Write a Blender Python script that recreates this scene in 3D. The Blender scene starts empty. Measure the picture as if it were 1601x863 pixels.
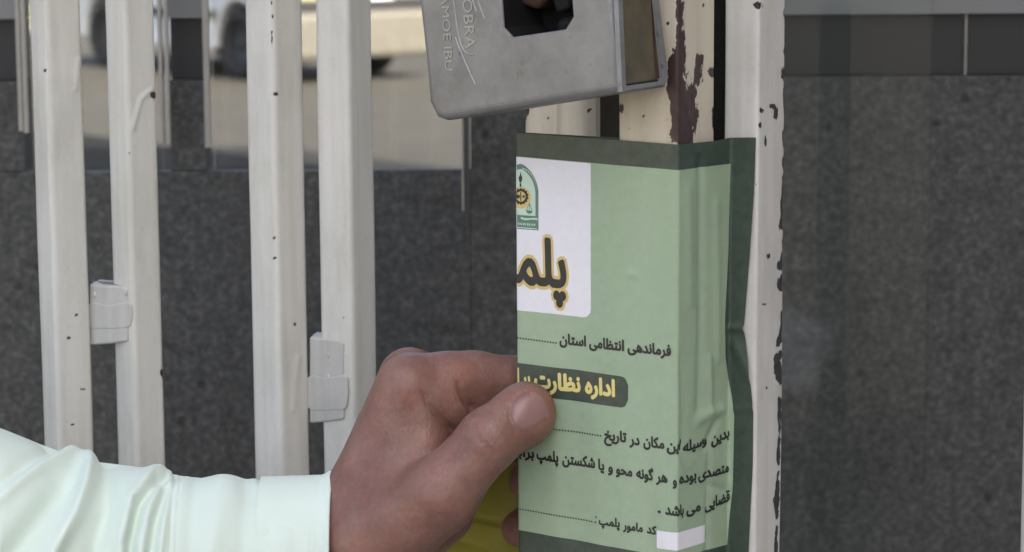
import bpy, bmesh, math, random
import numpy as np
from mathutils import Vector, Matrix
random.seed(7); rng = np.random.default_rng(7)
S = bpy.context.scene
COL = S.collection
R = math.radians

# ------------------------------------------------------------------ camera
FPX, CXP, CYP = 4000.0, 800.5, 431.5
CAM = Vector((0.0, -1.0, 1.25))
PITCH, ROLL = 8.5, -0.33
CR = (Matrix.Rotation(R(90 - PITCH), 3, 'X') @ Matrix.Rotation(R(ROLL), 3, 'Z'))
cd = bpy.data.cameras.new('camera'); cam = bpy.data.objects.new('camera', cd); COL.objects.link(cam)
cam.matrix_world = Matrix.Translation(CAM) @ CR.to_4x4()
cd.sensor_width = 36; cd.lens = 36 * FPX / 1601; cd.clip_start = 0.05; cd.clip_end = 3000
cd.dof.use_dof = True; cd.dof.focus_distance = 1.05; cd.dof.aperture_fstop = 21
S.camera = cam

# ------------------------------------------------------------------ sky, sun, exposure
SUN = Vector((0.65 * math.cos(R(47)), -0.76 * math.cos(R(47)), math.sin(R(47)))).normalized()
w = bpy.data.worlds.new('World'); S.world = w; w.use_nodes = True
nt = w.node_tree; bg = nt.nodes['Background']
sky = nt.nodes.new('ShaderNodeTexSky'); sky.sky_type = 'NISHITA'; sky.sun_disc = False
sky.sun_elevation = R(47); sky.sun_rotation = math.atan2(0.65, -0.76)
sky.dust_density = 5.5; sky.ozone_density = 0.25; sky.air_density = 1.0
nt.links.new(sky.outputs[0], bg.inputs[0]); bg.inputs[1].default_value = 0.15
sl = bpy.data.lights.new('sun', 'SUN'); sl.energy = 3.2; sl.angle = R(0.5); sl.color = (1, .95, .87)
so = bpy.data.objects.new('sun', sl); COL.objects.link(so); so.rotation_euler = SUN.to_track_quat('Z', 'Y').to_euler(); so.location = (4, -6, 9)
S.view_settings.view_transform = 'Standard'; S.view_settings.look = 'None'
S.view_settings.gamma = 1; S.view_settings.use_curve_mapping = False
S.view_settings.exposure = 1.40

# ------------------------------------------------------------------ measuring helpers
CRn = np.array(CR); CAMn = np.array(CAM)
def ray(px, py):
    return CR @ Vector(((px - CXP) / FPX, -(py - CYP) / FPX, -1.0))
def P(px, py, Y):                      # point seen at (px,py) on the upright plane y = Y
    d = ray(px, py); t = (Y - CAM.y) / d.y
    return CAM + d * t
def PZ(px, py, z):                     # point on a level plane
    d = ray(px, py); return CAM + d * ((z - CAM.z) / d.z)
def PP(px, py, p0, n):                 # point on any plane
    d = ray(px, py); return CAM + d * ((p0 - CAM).dot(n) / d.dot(n))
def proj(p):                           # where points land in the photo: (N,3) -> (N,2)
    q = (np.asarray(p) - CAMn) @ CRn
    return np.stack([CXP + FPX * q[..., 0] / -q[..., 2], CYP - FPX * q[..., 1] / -q[..., 2]], -1)

# ------------------------------------------------------------------ object helpers
def link(name, me, m=None, parent=None, smooth=False):
    me.name = name
    o = bpy.data.objects.new(name, me); COL.objects.link(o)
    if m is not None and not me.materials: me.materials.append(m)
    if parent is not None: o.parent = parent
    if smooth: me.polygons.foreach_set('use_smooth', [True] * len(me.polygons))
    return o
def mesh(name, v, f, m, parent=None, smooth=False):
    me = bpy.data.meshes.new(name); me.from_pydata([tuple(map(float, p)) for p in v], [], [tuple(map(int, q)) for q in f]); me.update()
    return link(name, me, m, parent, smooth)
def frombm(name, bm, m, parent=None, smooth=False):
    bmesh.ops.recalc_face_normals(bm, faces=bm.faces)
    me = bpy.data.meshes.new(name); bm.to_mesh(me); bm.free()
    return link(name, me, m, parent, smooth)
def tag(o, label=None, cat=None, group=None, kind=None):
    if label: o['label'] = label
    if cat: o['category'] = cat
    if group: o['group'] = group
    if kind: o['kind'] = kind
    return o
def empty(name, loc, label, cat, group=None):
    o = bpy.data.objects.new(name, None); COL.objects.link(o); o.location = loc; o.empty_display_size = .05
    return tag(o, label, cat, group)
def put(o, parent):                    # parent keeping the world position (things' empties are only moved)
    o.parent = parent; o.matrix_parent_inverse = Matrix.Translation(parent.location).inverted()
    return o
def bmbox(bm, x0, x1, y0, y1, z0, z1):
    vs = [bm.verts.new((x, y, z)) for z in (z0, z1) for x, y in ((x0, y0), (x1, y0), (x1, y1), (x0, y1))]
    for q in ((3, 2, 1, 0), (4, 5, 6, 7), (0, 1, 5, 4), (1, 2, 6, 5), (2, 3, 7, 6), (3, 0, 4, 7)): bm.faces.new([vs[i] for i in q])
def box(name, x0, x1, y0, y1, z0, z1, m, parent=None, bev=0):
    bm = bmesh.new(); bmbox(bm, x0, x1, y0, y1, z0, z1)
    if bev: bmesh.ops.bevel(bm, geom=bm.edges[:], offset=bev, segments=2, affect='EDGES', profile=.5)
    return frombm(name, bm, m, parent)
def slab(name, A, B, n, th, m, parent=None, bev=0):   # polygons A (front ring) pushed along n by th
    bm = bmesh.new(); a = [bm.verts.new(p) for p in A]; b = [bm.verts.new(p + n * th) for p in A]
    bm.faces.new(a); bm.faces.new(b[::-1])
    for i in range(len(a)):
        j = (i + 1) % len(a); bm.faces.new((a[i], b[i], b[j], a[j]))
    bmesh.ops.recalc_face_normals(bm, faces=bm.faces)
    if bev: bmesh.ops.bevel(bm, geom=bm.edges[:], offset=bev, segments=3, affect='EDGES', profile=.5)
    return frombm(name, bm, m, parent)

# ------------------------------------------------------------------ materials
class N:
    def __init__(s, name):
        s.m = bpy.data.materials.new(name); s.m.use_nodes = True; s.t = s.m.node_tree
        s.b = s.t.nodes['Principled BSDF']; s.tc = s.t.nodes.new('ShaderNodeTexCoord')
    def n(s, k, **kw):
        x = s.t.nodes.new('ShaderNode' + k)
        for a, b in kw.items(): setattr(x, a, b)
        return x
    def l(s, a, b): s.t.links.new(a, b)
    def co(s, scale=(1, 1, 1)):
        mp = s.n('Mapping'); mp.inputs['Scale'].default_value = scale; s.l(s.tc.outputs['Object'], mp.inputs[0]); return mp.outputs[0]
    def noise(s, sc, det=3, rough=.55, scale=(1, 1, 1)):
        x = s.n('TexNoise'); x.inputs['Scale'].default_value = sc; x.inputs['Detail'].default_value = det; x.inputs['Roughness'].default_value = rough
        s.l(s.co(scale), x.inputs['Vector']); return x.outputs['Fac']
    def ramp(s, fac, stops):
        r = s.n('ValToRGB'); e = r.color_ramp.elements
        while len(e) > 1: e.remove(e[-1])
        for i, (p, c) in enumerate(stops):
            x = e[0] if i == 0 else e.new(p)
            x.position = p; x.color = (*c, 1) if len(c) == 3 else c
        s.l(fac, r.inputs[0]); return r.outputs[0]
    def mix(s, fac, a, b, mode='MIX'):
        x = s.n('Mix', data_type='RGBA', blend_type=mode)
        for i, v in ((0, fac), (6, a), (7, b)):
            if hasattr(v, 'links'): s.l(v, x.inputs[i])
            elif isinstance(v, (int, float)): x.inputs[i].default_value = v
            else: x.inputs[i].default_value = (*v, 1)
        return x.outputs[2]
    def math(s, op, a, b=0.0):
        x = s.n('Math', operation=op)
        for i, v in enumerate((a, b)):
            if hasattr(v, 'links'): s.l(v, x.inputs[i])
            else: x.inputs[i].default_value = v
        return x.outputs[0]
    def bump(s, h, st=.3, dist=.001, prev=None):
        x = s.n('Bump'); x.inputs['Strength'].default_value = st; x.inputs['Distance'].default_value = dist; s.l(h, x.inputs['Height'])
        if prev is not None: s.l(prev, x.inputs['Normal'])
        s.l(x.outputs[0], s.b.inputs['Normal']); return x.outputs[0]
    def color(s, c):
        if hasattr(c, 'links'): s.l(c, s.b.inputs['Base Color'])
        else: s.b.inputs['Base Color'].default_value = (*c, 1)
    def set(s, **kw):
        for k, v in kw.items(): s.b.inputs[k.replace('_', ' ')].default_value = v
        return s

def plain(name, c, rough=.6, var=.12, sc=60, metal=0, bump=0):
    a = N(name); f = a.noise(sc, 4)
    a.color(a.ramp(f, [(.25, tuple(x * (1 - var) for x in c)), (.75, tuple(min(1, x * (1 + var)) for x in c))]))
    a.set(Roughness=rough, Metallic=metal)
    if bump: a.bump(f, .4, bump)
    return a.m

def gate_paint(name, c1, c2, primer_and_shade=(.038, .022, .02)):
    a = N(name)
    base = a.ramp(a.noise(14, 5, .6, (1, 1, .25)), [(.3, c1), (.7, c2)])
    dirt = a.ramp(a.noise(420, 3, .6), [(.33, (.80, .79, .77)), (.42, (1, 1, 1))])
    base = a.mix(.22, base, dirt, 'MULTIPLY')
    streak = a.ramp(a.noise(160, 3, .5, (1, 1, .05)), [(.35, (.90, .885, .85)), (.6, (1, 1, 1))])
    base = a.mix(.85, base, streak, 'MULTIPLY')
    stain = a.ramp(a.noise(38, 5, .65, (1, 1, .4)), [(.36, (.80, .80, .77)), (.52, (1, 1, 1))])
    base = a.mix(.55, base, stain, 'MULTIPLY')
    at = a.n('Attribute', attribute_name='chip')
    ns = a.noise(520, 5, .65, (1, 1, .55))
    v = a.math('ADD', at.outputs['Fac'], a.math('MULTIPLY', a.math('SUBTRACT', ns, .5), 2.1))
    mk = a.ramp(v, [(.47, (0, 0, 0)), (.51, (1, 1, 1))])
    prim = a.ramp(a.noise(300, 4), [(.3, primer_and_shade), (.7, tuple(x * 1.7 for x in primer_and_shade))])
    a.color(a.mix(mk, base, prim)); a.set(Roughness=.42)
    b = a.bump(a.noise(45, 4, .55, (1, 1, .3)), .35, .0012)
    b = a.bump(a.noise(700, 2), .12, .0003, b)
    inv = a.math('SUBTRACT', 1.0, mk); a.bump(inv, .8, .0004, b)
    return a.m
M = {}
M['primer'] = plain('dark_primer', (.016, .013, .012), .8, .3, 200)  # near-black shade colour for the strip behind the narrow gap
M['oldprimer'] = plain('brown_old_primer', (.045, .038, .028), .7, .3, 60)  # brown shade colour for the strip behind the wider gap
M['paint'] = gate_paint('white_gloss_paint', (.62, .62, .575), (.71, .715, .685))
M['cream'] = gate_paint('cream_gloss_paint', (.58, .52, .41), (.67, .62, .51))  # warm shade beside the lock put into the stile paint
M['grime'] = gate_paint('weathered_white_paint', (.60, .585, .55), (.72, .71, .68), (.022, .017, .016))

def granite():
    a = N('dark_granite')
    f = a.noise(225, 5, .6); g = a.noise(75, 4, .6)
    c = a.ramp(f, [(.30, (.023, .0245, .0235)), (.5, (.052, .0535, .0520)), (.67, (.092, .094, .091))])
    c = a.mix(.75, c, a.ramp(g, [(.32, (.50, .50, .50)), (.5, (1, 1, 1)), (.7, (1.25, 1.25, 1.23))]), 'MULTIPLY')
    vo = a.n('TexVoronoi'); vo.inputs['Scale'].default_value = 26; a.l(a.co(), vo.inputs['Vector'])
    c = a.mix(1, c, a.ramp(vo.outputs['Distance'], [(.055, (.35, .35, .35)), (.11, (1, 1, 1))]), 'MULTIPLY')
    c = a.mix(.7, c, a.ramp(a.noise(7, 5, .6, (1, 1, .35)), [(.3, (.72, .72, .72)), (.7, (1.3, 1.3, 1.28))]), 'MULTIPLY')
    a.color(c); a.set(Roughness=.55); a.bump(f, .15, .0005); return a.m
M['granite'] = granite()

def asphalt():
    a = N('asphalt_ground')
    f = a.noise(2.2, 6, .6); g = a.noise(30, 4, .65)
    c = a.ramp(f, [(.3, (.042, .036, .026)), (.7, (.062, .054, .040))])
    c = a.mix(.8, c, a.ramp(g, [(.3, (.72, .72, .72)), (.7, (1.2, 1.2, 1.2))]), 'MULTIPLY')
    a.color(c); a.set(Roughness=.9); a.bump(g, .5, .01); return a.m
M['asphalt'] = asphalt()
M['road'] = plain('dark_road', (.022, .021, .020), .85, .3, 12, bump=.01)  # shade tone for the ground sheet, darker than the asphalt
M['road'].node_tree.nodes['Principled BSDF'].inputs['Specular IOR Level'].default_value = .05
M['paving'] = plain('pale_paving', (.30, .28, .25), .85, .15, 6, bump=.004)
M['verge'] = plain('dry_grass_verge', (.22, .23, .09), .95, .3, 9, bump=.02)
M['kerb'] = plain('concrete_kerb', (.36, .35, .32), .85, .12, 8)
M['darkband'] = plain('black_metal_panel', (.022, .023, .025), .4, .15, 25)
M['paleband'] = plain('grey_metal_sill', (.20, .205, .205), .5, .06, 20)
M['alu'] = plain('dull_aluminium', (.36, .345, .31), .45, .08, 90, .3)
M['plaster'] = plain('pale_render', (.66, .62, .55), .9, .12, 3, bump=.003)
M['cream_render'] = plain('cream_render', (.62, .56, .46), .9, .08, 3, bump=.003)
M['window_dark'] = plain('dark_window_glass', (.03, .035, .04), .08, .1, 3)

def glass(name, tint, rl):
    a = N(name); out = a.t.nodes['Material Output']
    tr = a.n('BsdfTransparent'); tr.inputs[0].default_value = (*tint, 1)
    gl = a.n('BsdfGlossy'); gl.inputs['Roughness'].default_value = .02
    fr = a.n('Fresnel'); fr.inputs[0].default_value = 1.5
    mx = a.n('MixShader'); a.l(a.math('MULTIPLY', fr.outputs[0], rl), mx.inputs[0]); a.l(tr.outputs[0], mx.inputs[1]); a.l(gl.outputs[0], mx.inputs[2])
    a.l(mx.outputs[0], out.inputs[0]); return a.m
M['glass'] = glass('window_glass', (.95, .965, .96), .5)
M['glass_edge'] = plain('glass_edge', (.07, .08, .075), .25, .05, 30)

# ================================================================== SETTING
GZ = -0.45
def sheet(name, pts, z, m, label=None):
    return tag(mesh(name, [(x, y, z) for x, y in pts], [tuple(range(len(pts)))], m), kind='structure')
sheet('ground', [(-900, -900), (900, -900), (900, 900), (-900, 900)], GZ, M['asphalt'])
def rowY(py): return PZ(800, py, GZ).y
y3, y4 = rowY(46), rowY(16)
sheet('grass_verge', [(-160, y3), (160, y3), (160, y4), (-160, y4)], GZ + .125, M['verge'])
tag(box('kerb', -160, 160, y3 - .35, y3, GZ, GZ + .13, M['kerb'], bev=.015), kind='structure')
tag(box('kerb', -160, 160, y4, y4 + .35, GZ, GZ + .13, M['kerb'], bev=.015), kind='structure')
tag(box('pavement', -6, 1.5, -3.2, 1.0, GZ, 0, M['paving']), kind='structure')

# unseen block added right of the camera: it keeps the gate in the shade
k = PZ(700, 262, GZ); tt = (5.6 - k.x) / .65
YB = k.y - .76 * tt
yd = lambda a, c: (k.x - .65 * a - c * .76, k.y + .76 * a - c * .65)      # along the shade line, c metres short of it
tag(mesh('yard', [(x, y, GZ + .004) for x, y in ((-9, 1.02), (5, 1.02), yd(-5, .5), yd(9, .5))], [(0, 1, 2, 3)], M['road']), kind='structure')  # dark sheet that puts the shade into the ground's colour
def add_sun_blocker():
    t = empty('apartment_building', (4.7, -2, GZ), 'tall rendered apartment block beside the gate that keeps the gate in shade', 'building')
    put(box('wall', 2.7, 5.6, -8.0, YB, GZ, 11.2, M['plaster']), t)  # body of the added sun blocker
    put(box('roof', 2.55, 5.65, -8.15, YB + .05, 11.203, 11.4, M['kerb'], bev=.02), t)
    for fl in range(4):
        for i in range(5):
            y = -7.0 + i * 3.2; z = GZ + 1.5 + fl * 3.1
            f = put(box('window', 2.66, 2.697, y, y + 1.5, z, z + 1.4, M['alu']), t)
            p = box('pane', 2.65, 2.659, y + .06, y + 1.44, z + .06, z + 1.34, M['window_dark']); p.parent = f
add_sun_blocker()
def bounce_block():  # added out of view on the left as a warm fill
    t = empty('house', (-16, -4, GZ), 'cream rendered house across the yard facing the sunlit street', 'house')
    put(box('wall', -18, -13.5, -13, 3.0, GZ, 4.6, M['cream_render']), t)  # body of the added bounce block
    put(box('roof', -18.2, -13.3, -13.2, 3.2, 4.603, 4.8, M['kerb'], bev=.02), t)
    for fl in range(1):
        for i in range(4):
            y = -11.6 + i * 4.0; z = GZ + 1.2 + fl * 3.2
            f = put(box('window', -13.497, -13.46, y, y + 1.3, z, z + 1.3, M['alu']), t)
            p = box('pane', -13.459, -13.45, y + .06, y + 1.24, z + .06, z + 1.24, M['window_dark']); p.parent = f
bounce_block()

# granite clad wall behind the gate with two tall openings over a parapet
YW = .60
def granite_wall():
    t = empty('granite_wall', (P(500, 500, YW).x, YW, 0), 'dark speckled granite wall behind the gate with window openings', 'wall')
    xs = lambda px: P(px, 160, YW).x
    zp = P(500, 266, YW).z; zb = P(800, 123, YW).z; zc = P(800, 27, YW).z; th = .03; ztop = 2.35
    put(box('parapet', xs(-2600), xs(735), YW, YW + .007, 0, zp, M['granite'], bev=.001), t)
    for a, b in ((-2600, 37), (265, 320), (735, 2600)):
        x0, x1 = xs(a), xs(b)
        z0 = 0 if b > 1000 else zp + .0005
        put(box('granite_pillar', x0, x1, YW, YW + th, z0, zb, M['granite']), t)
        put(box('dark_band', x0, x1, YW + .012, YW + th, zb + .0005, zc, M['darkband']), t)
        put(box('grey_band', x0, x1, YW + .004, YW + th, zc + .0005, ztop, M['paleband']), t)
    put(box('lintel', xs(-2600), xs(2600), YW - .01, YW + .16, ztop + .001, 2.7, M['paleband']), t)
    def strip(px0, px1, py0, py1, Y, m=M['alu'], name='window_frame'):
        put(box(name, P(px0, 160, Y).x, P(px1, 160, Y).x, Y, Y + .006, P(px0, py1, Y).z, P(px0, py0, Y).z, m), t)
    strip(28, 34.5, -800, 205, YW - .02); strip(36, 43, -800, 208, YW - .02)
    strip(249, 255, -800, 226, YW - .02); strip(258.5, 265, -800, 226, YW - .02)
    strip(319, 328, -800, 231, YW - .02)
    strip(721, 724, -800, 330, YW - .02); strip(724.3, 733.5, -800, 335, YW - .018, M['glass_edge'], 'glass_edge')
    strip(1507, 1509.5, -300, 119, YW + .008, M['alu'], 'panel_joint')
    for a, b in ((43, 249), (328, 721)):
        put(box('window_pane', xs(a) + .0005, xs(b) - .0005, YW + .012, YW + .018, zp - .02, ztop - .001, M['glass']), t)
    return t
granite_wall()
# loose glass door leaf standing before the granite on the right
def glass_door():
    Y = .50
    t = empty('glass_panel', (P(1340, 400, Y).x, Y, 0), 'clear glass panel in front of the granite right of the chipped post', 'glass panel')
    x0, x1 = P(1190, 400, Y).x, P(1452, 400, Y).x
    put(box('window_pane', x0, x1, Y, Y + .006, .01, 2.3, M['glass']), t)
    put(box('floor_channel', x0 - .01, x1 + .01, Y - .012, Y + .018, .0005, .0095, M['alu']), t)
    a = N('dried_smear'); out = a.t.nodes['Material Output']; a.color((.55, .60, .62)); a.set(Roughness=.9)  # faint pale film, a reflection painted on the glass
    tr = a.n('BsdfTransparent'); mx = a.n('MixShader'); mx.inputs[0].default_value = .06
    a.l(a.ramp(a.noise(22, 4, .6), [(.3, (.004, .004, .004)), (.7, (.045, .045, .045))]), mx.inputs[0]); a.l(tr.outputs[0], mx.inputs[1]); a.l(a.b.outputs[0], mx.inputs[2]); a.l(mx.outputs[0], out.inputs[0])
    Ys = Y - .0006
    for k_ in range(4):                    # thin pale layers standing in for a reflection in the pane
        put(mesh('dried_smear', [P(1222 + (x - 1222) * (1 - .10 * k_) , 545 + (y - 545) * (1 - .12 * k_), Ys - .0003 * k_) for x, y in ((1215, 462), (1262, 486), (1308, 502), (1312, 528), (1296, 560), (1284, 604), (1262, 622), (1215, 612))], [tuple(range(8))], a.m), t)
glass_door()

# ------------------------------------------------------------------ parked car
def car_mats():
    a = N('white_car_paint'); a.color((.80, .80, .79)); a.set(Roughness=.25, Coat_Weight=.5); M['carpaint'] = a.m
    M['rubber'] = plain('tyre_rubber', (.018, .018, .019), .8, .2, 40)
    M['trim'] = plain('black_plastic_trim', (.03, .03, .032), .6, .1, 40)
    a = N('headlight_glass'); a.color((.62, .60, .36)); a.set(Roughness=.12, Metallic=.2); M['lens'] = a.m
    M['bumper'] = plain('beige_plastic_bumper', (.17, .155, .125), .6, .1, 8)
    M['rim'] = plain('wheel_rim_grey', (.07, .07, .072), .4, .1, 30, .6)
    M['chrome'] = plain('bright_trim', (.62, .62, .6), .2, .04, 30, .8)
car_mats()
def parked_car():
    w2 = PZ(372, 125, GZ); th = R(51)
    f = Vector((math.cos(th), -math.sin(th), 0)); sd = Vector((-math.sin(th), -math.cos(th), 0))   # forward, side towards the gate
    half = .82; WB = 2.45
    org = Vector((w2.x, w2.y, GZ)) - sd * half - f * (WB / 2)
    t = empty('parked_car', org, 'white car parked on the sunlit street seen through the gate bars', 'car')
    t.rotation_euler.z = math.atan2(f.y, f.x); t.scale = (1.0, 1.0, 1.06)
    # local: x forward, -y is the side facing the gate
    prof = [(-2.05, .42), (-2.12, .62), (-2.08, .86), (-1.98, .97), (-1.55, 1.02), (-1.05, 1.40), (-.55, 1.47), (.15, 1.45), (.55, 1.33),
            (1.12, .98), (1.75, .90), (2.02, .80), (2.12, .62), (2.08, .36), (1.95, .26)]
    wells = []
    for wx in (WB / 2, -WB / 2):
        a = [(wx + .38 * math.cos(q), .31 + .38 * math.sin(q)) for q in [R(-8 + 196 * i / 12) for i in range(13)]]
        wells += a
    prof += [p for p in wells[:13]] + [(.75, .24), (-.75, .24)] + [p for p in wells[13:]] + [(-1.85, .30)]
    def wy(z): return half if z < .95 else half - (z - .95) * .42
    bm = bmesh.new()
    L = [bm.verts.new((x, -wy(z) * (1 - .05 * max(0, abs(x) - 1.6)), z)) for x, z in prof]
    Rr = [bm.verts.new((x, wy(z) * (1 - .05 * max(0, abs(x) - 1.6)), z)) for x, z in prof]
    bm.faces.new(L); bm.faces.new(Rr[::-1])
    for i in range(len(L)):
        j = (i + 1) % len(L); bm.faces.new((L[i], Rr[i], Rr[j], L[j]))
    bmesh.ops.recalc_face_normals(bm, faces=bm.faces)
    bmesh.ops.triangulate(bm, faces=[q for q in bm.faces if len(q.verts) > 4])
    es = [e for e in bm.edges if len(e.link_faces) == 2 and e.calc_face_angle(0) > .6]
    bmesh.ops.bevel(bm, geom=es, offset=.03, segments=2, affect='EDGES', profile=.5)
    frombm('body', bm, M['carpaint'], t)
    def side_poly(name, pts, s, m, off, parent=t):
        o = mesh(name, [(x, s * (wy(z) + off), z) for x, z in pts] , [tuple(range(len(pts)))], m, parent); return o
    for s in (-1, 1):
        side_poly('side_window', [(-1.42, 1.02), (-1.0, 1.36), (-.35, 1.41), (-.35, 1.02)], s, M['window_dark'], .012)
        side_poly('side_window', [(-.28, 1.02), (-.28, 1.41), (.12, 1.40), (.5, 1.28), (.9, 1.02)], s, M['window_dark'], .012)
        box('side_moulding', -.95, .85, s * (half + .004) - .012, s * (half + .004) + .012, .52, .60, M['trim'], t, .004)
        box('chrome_strip', -1.5, 1.1, s * (half + .004) - .008, s * (half + .004) + .008, .955, .985, M['chrome'], t)
        box('door_handle', -.62, -.44, s * (half + .01) - .014, s * (half + .01) + .014, .80, .835, M['trim'], t, .005)
        box('door_mirror', .62, .76, s * (half + .09) - .09, s * (half + .09) + .09, .96, 1.08, M['carpaint'], t, .02)
    mesh('windscreen', [(.58, -.62, 1.335), (.58, .62, 1.335), (1.11, .74, 1.01), (1.11, -.74, 1.01)], [(0, 1, 2, 3)], M['window_dark'], t).location = (.01, 0, .012)
    mesh('rear_window', [(-1.09, -.6, 1.385), (-1.09, .6, 1.385), (-1.54, .72, 1.05), (-1.54, -.72, 1.05)], [(3, 2, 1, 0)], M['window_dark'], t).location = (-.01, 0, .012)
    box('front_bumper', 1.9, 2.2, -.81, .81, .20, .60, M['bumper'], t, .05)
    box('rear_bumper', -2.2, -2.0, -.80, .80, .36, .60, M['carpaint'], t, .04)
    box('grille', 2.10, 2.15, -.80, .80, .615, .70, M['trim'], t, .008)
    for s in (-1, 1):
        box('headlight', 1.98, 2.15, s * .56 - .2, s * .56 + .2, .705, .80, M['lens'], t, .02)
        box('tail_light', -2.13, -2.05, s * .66 - .12, s * .66 + .12, .68, .86, M['trim'], t, .015)
    bm = bmesh.new()
    for wx in (-WB / 2, WB / 2):
        for s in (-1, 1):
            def lathe(name, pr, m, parent):
                v = []; fc = []; n = 28
                for a in range(n):
                    q = 2 * math.pi * a / n
                    for y, r in pr: v.append((wx + r * math.cos(q), s * y, .31 + r * math.sin(q)))
                kk = len(pr)
                for a in range(n):
                    for b in range(kk - 1):
                        fc.append((a * kk + b, a * kk + b + 1, ((a + 1) % n) * kk + b + 1, ((a + 1) % n) * kk + b))
                return mesh(name, v, fc, m, parent, True)
            ty = lathe('wheel', [(.60, .18), (.61, .29), (.64, .31), (.79, .31), (.815, .29), (.81, .19), (.78, .185)], M['rubber'], t)
            lathe('rim', [(.775, .187), (.79, .18), (.76, .15), (.77, .06), (.785, .0)], M['rim'], ty)
    bm.free()
    return t
parked_car()

# ================================================================== GATE
YAW = R(34.5)
DL = Vector((-math.cos(YAW), math.sin(YAW), 0)); DR = Vector((math.cos(R(55.5)), math.sin(R(55.5)), 0))
ZV0, ZV1 = .80, 1.23                     # tall enough to hold everything the photo sees of the gate
def tube(name, corner, a, dl, b, dr, m, parent, z0, z1, rad=.003, spots=(), edge=None, ridge=None, drips=()):
    """square steel tube: corner edge nearest the camera, a face of width a along dl and one of width b along dr"""
    c = Vector((corner.x, corner.y, 0)); ring = []
    p = [c, c + dr * b, c + dr * b + dl * a, c + dl * a]
    n = 4
    for i in range(n):
        q0, q1, q2 = p[i - 1], p[i], p[(i + 1) % n]
        d0 = (q0 - q1).normalized(); d1 = (q2 - q1).normalized()
        for s in range(7):
            t = s / 6
            A = q1 + d0 * rad; B = q1 + d1 * rad
            ring.append(A * (1 - t) ** 2 + q1 * 2 * t * (1 - t) + B * t * t)
        ln = (q2 - q1).length - 2 * rad
        if i in (0, 3):
            st = max(2, int(ln / .0008))
            A = q1 + d1 * rad
            for s in range(1, st): ring.append(A + d1 * ln * s / st)
    zs = [z0] + list(np.arange(ZV0, ZV1, .0009)) + [z1]
    k = len(ring); rg = np.array([[r.x, r.y] for r in ring])
    V = np.zeros((len(zs), k, 3)); V[:, :, :2] = rg[None]; V[:, :, 2] = np.array(zs)[:, None]
    pj = proj(V)
    F = []
    for i in range(len(zs) - 1):
        for j in range(k):
            j2 = (j + 1) % k; F.append((i * k + j, i * k + j2, (i + 1) * k + j2, (i + 1) * k + j))
    val = np.zeros((len(zs), k))
    for (cx, cy, rx, ry, s) in spots:
        val += s * np.exp(-(((pj[..., 0] - cx) / rx) ** 2 + ((pj[..., 1] - cy) / ry) ** 2))
    nrm = np.zeros((k, 2))
    nx = np.roll(rg, -1, 0) - np.roll(rg, 1, 0); nrm = np.stack([nx[:, 1], -nx[:, 0]], 1); nrm /= np.linalg.norm(nrm, axis=1)[:, None] + 1e-9
    cen = rg.mean(0); sg = np.sign(((rg - cen) * nrm).sum(1)).mean(); nrm *= (1 if sg > 0 else -1)
    disp = np.zeros((len(zs), k))
    # brushed, slightly uneven paint film
    ph = rng.uniform(0, 6, 6)
    zz = np.array(zs)[:, None]; uu = np.arange(k)[None] / k * 6.28
    disp += .00018 * (np.sin(zz * 21 + ph[0] + np.sin(uu + ph[1])) + np.sin(zz * 47 + ph[2] + 2 * uu) * .5)
    for pts, rr, hh in drips:
        for (ax, ay), (bx, by) in zip(pts[:-1], pts[1:]):
            dx, dy = bx - ax, by - ay; tq = np.clip(((pj[..., 0] - ax) * dx + (pj[..., 1] - ay) * dy) / (dx * dx + dy * dy), 0, 1)
            d2 = (pj[..., 0] - ax - tq * dx) ** 2 + (pj[..., 1] - ay - tq * dy) ** 2
            disp = np.maximum(disp, hh * np.exp(-d2 / rr ** 2))
    disp -= .00022 * np.clip(val * 1.2 - .35, 0, 1)
    disp[0] = disp[-1] = 0
    V[..., :2] += disp[..., None] * nrm[None]
    F.append(tuple(range(k))[::-1]); F.append(tuple((len(zs) - 1) * k + j for j in range(k)))
    o = mesh(name, V.reshape(-1, 3), F, m, None, True)
    at = o.data.attributes.new('chip', 'FLOAT', 'POINT'); at.data.foreach_set('value', val.reshape(-1).astype(np.float32))
    put(o, parent); return o
def rot(v, deg): return Matrix.Rotation(R(deg), 3, 'Z') @ v
def bar(px_l, px_c, px_r, Y, parent, spots=(), drips=(), m=None, z0=.1, z1=2.05, name='bar', py=300):
    """a square bar from its silhouette: left edge, near corner, right edge (photo columns at row py)"""
    c = P(px_c, py, Y); s = FPX / (Y + 1.0)
    wl = (px_c - px_l) / s; wr = (px_r - px_c) / s
    for _ in range(12):                   # width and turn of the square that give this silhouette
        wd = math.hypot(wl, wr); a = math.atan2(wl, wr)
        dl = Vector((-math.sin(a), math.cos(a), 0)); dr = Vector((math.cos(a), math.sin(a), 0))
        q = proj([list(c + dl * wd), list(c + dr * wd)])
        wl += (q[0][0] - px_l) / s * .8; wr += (px_r - q[1][0]) / s * .8
    return tube(name, c, wd, dl, wd, dr, m or M['paint'], parent, z0, z1, .0028, [(x, y, rx * .8, ry * .8, q_) for x, y, rx, ry, q_ in spots], drips=drips)

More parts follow.
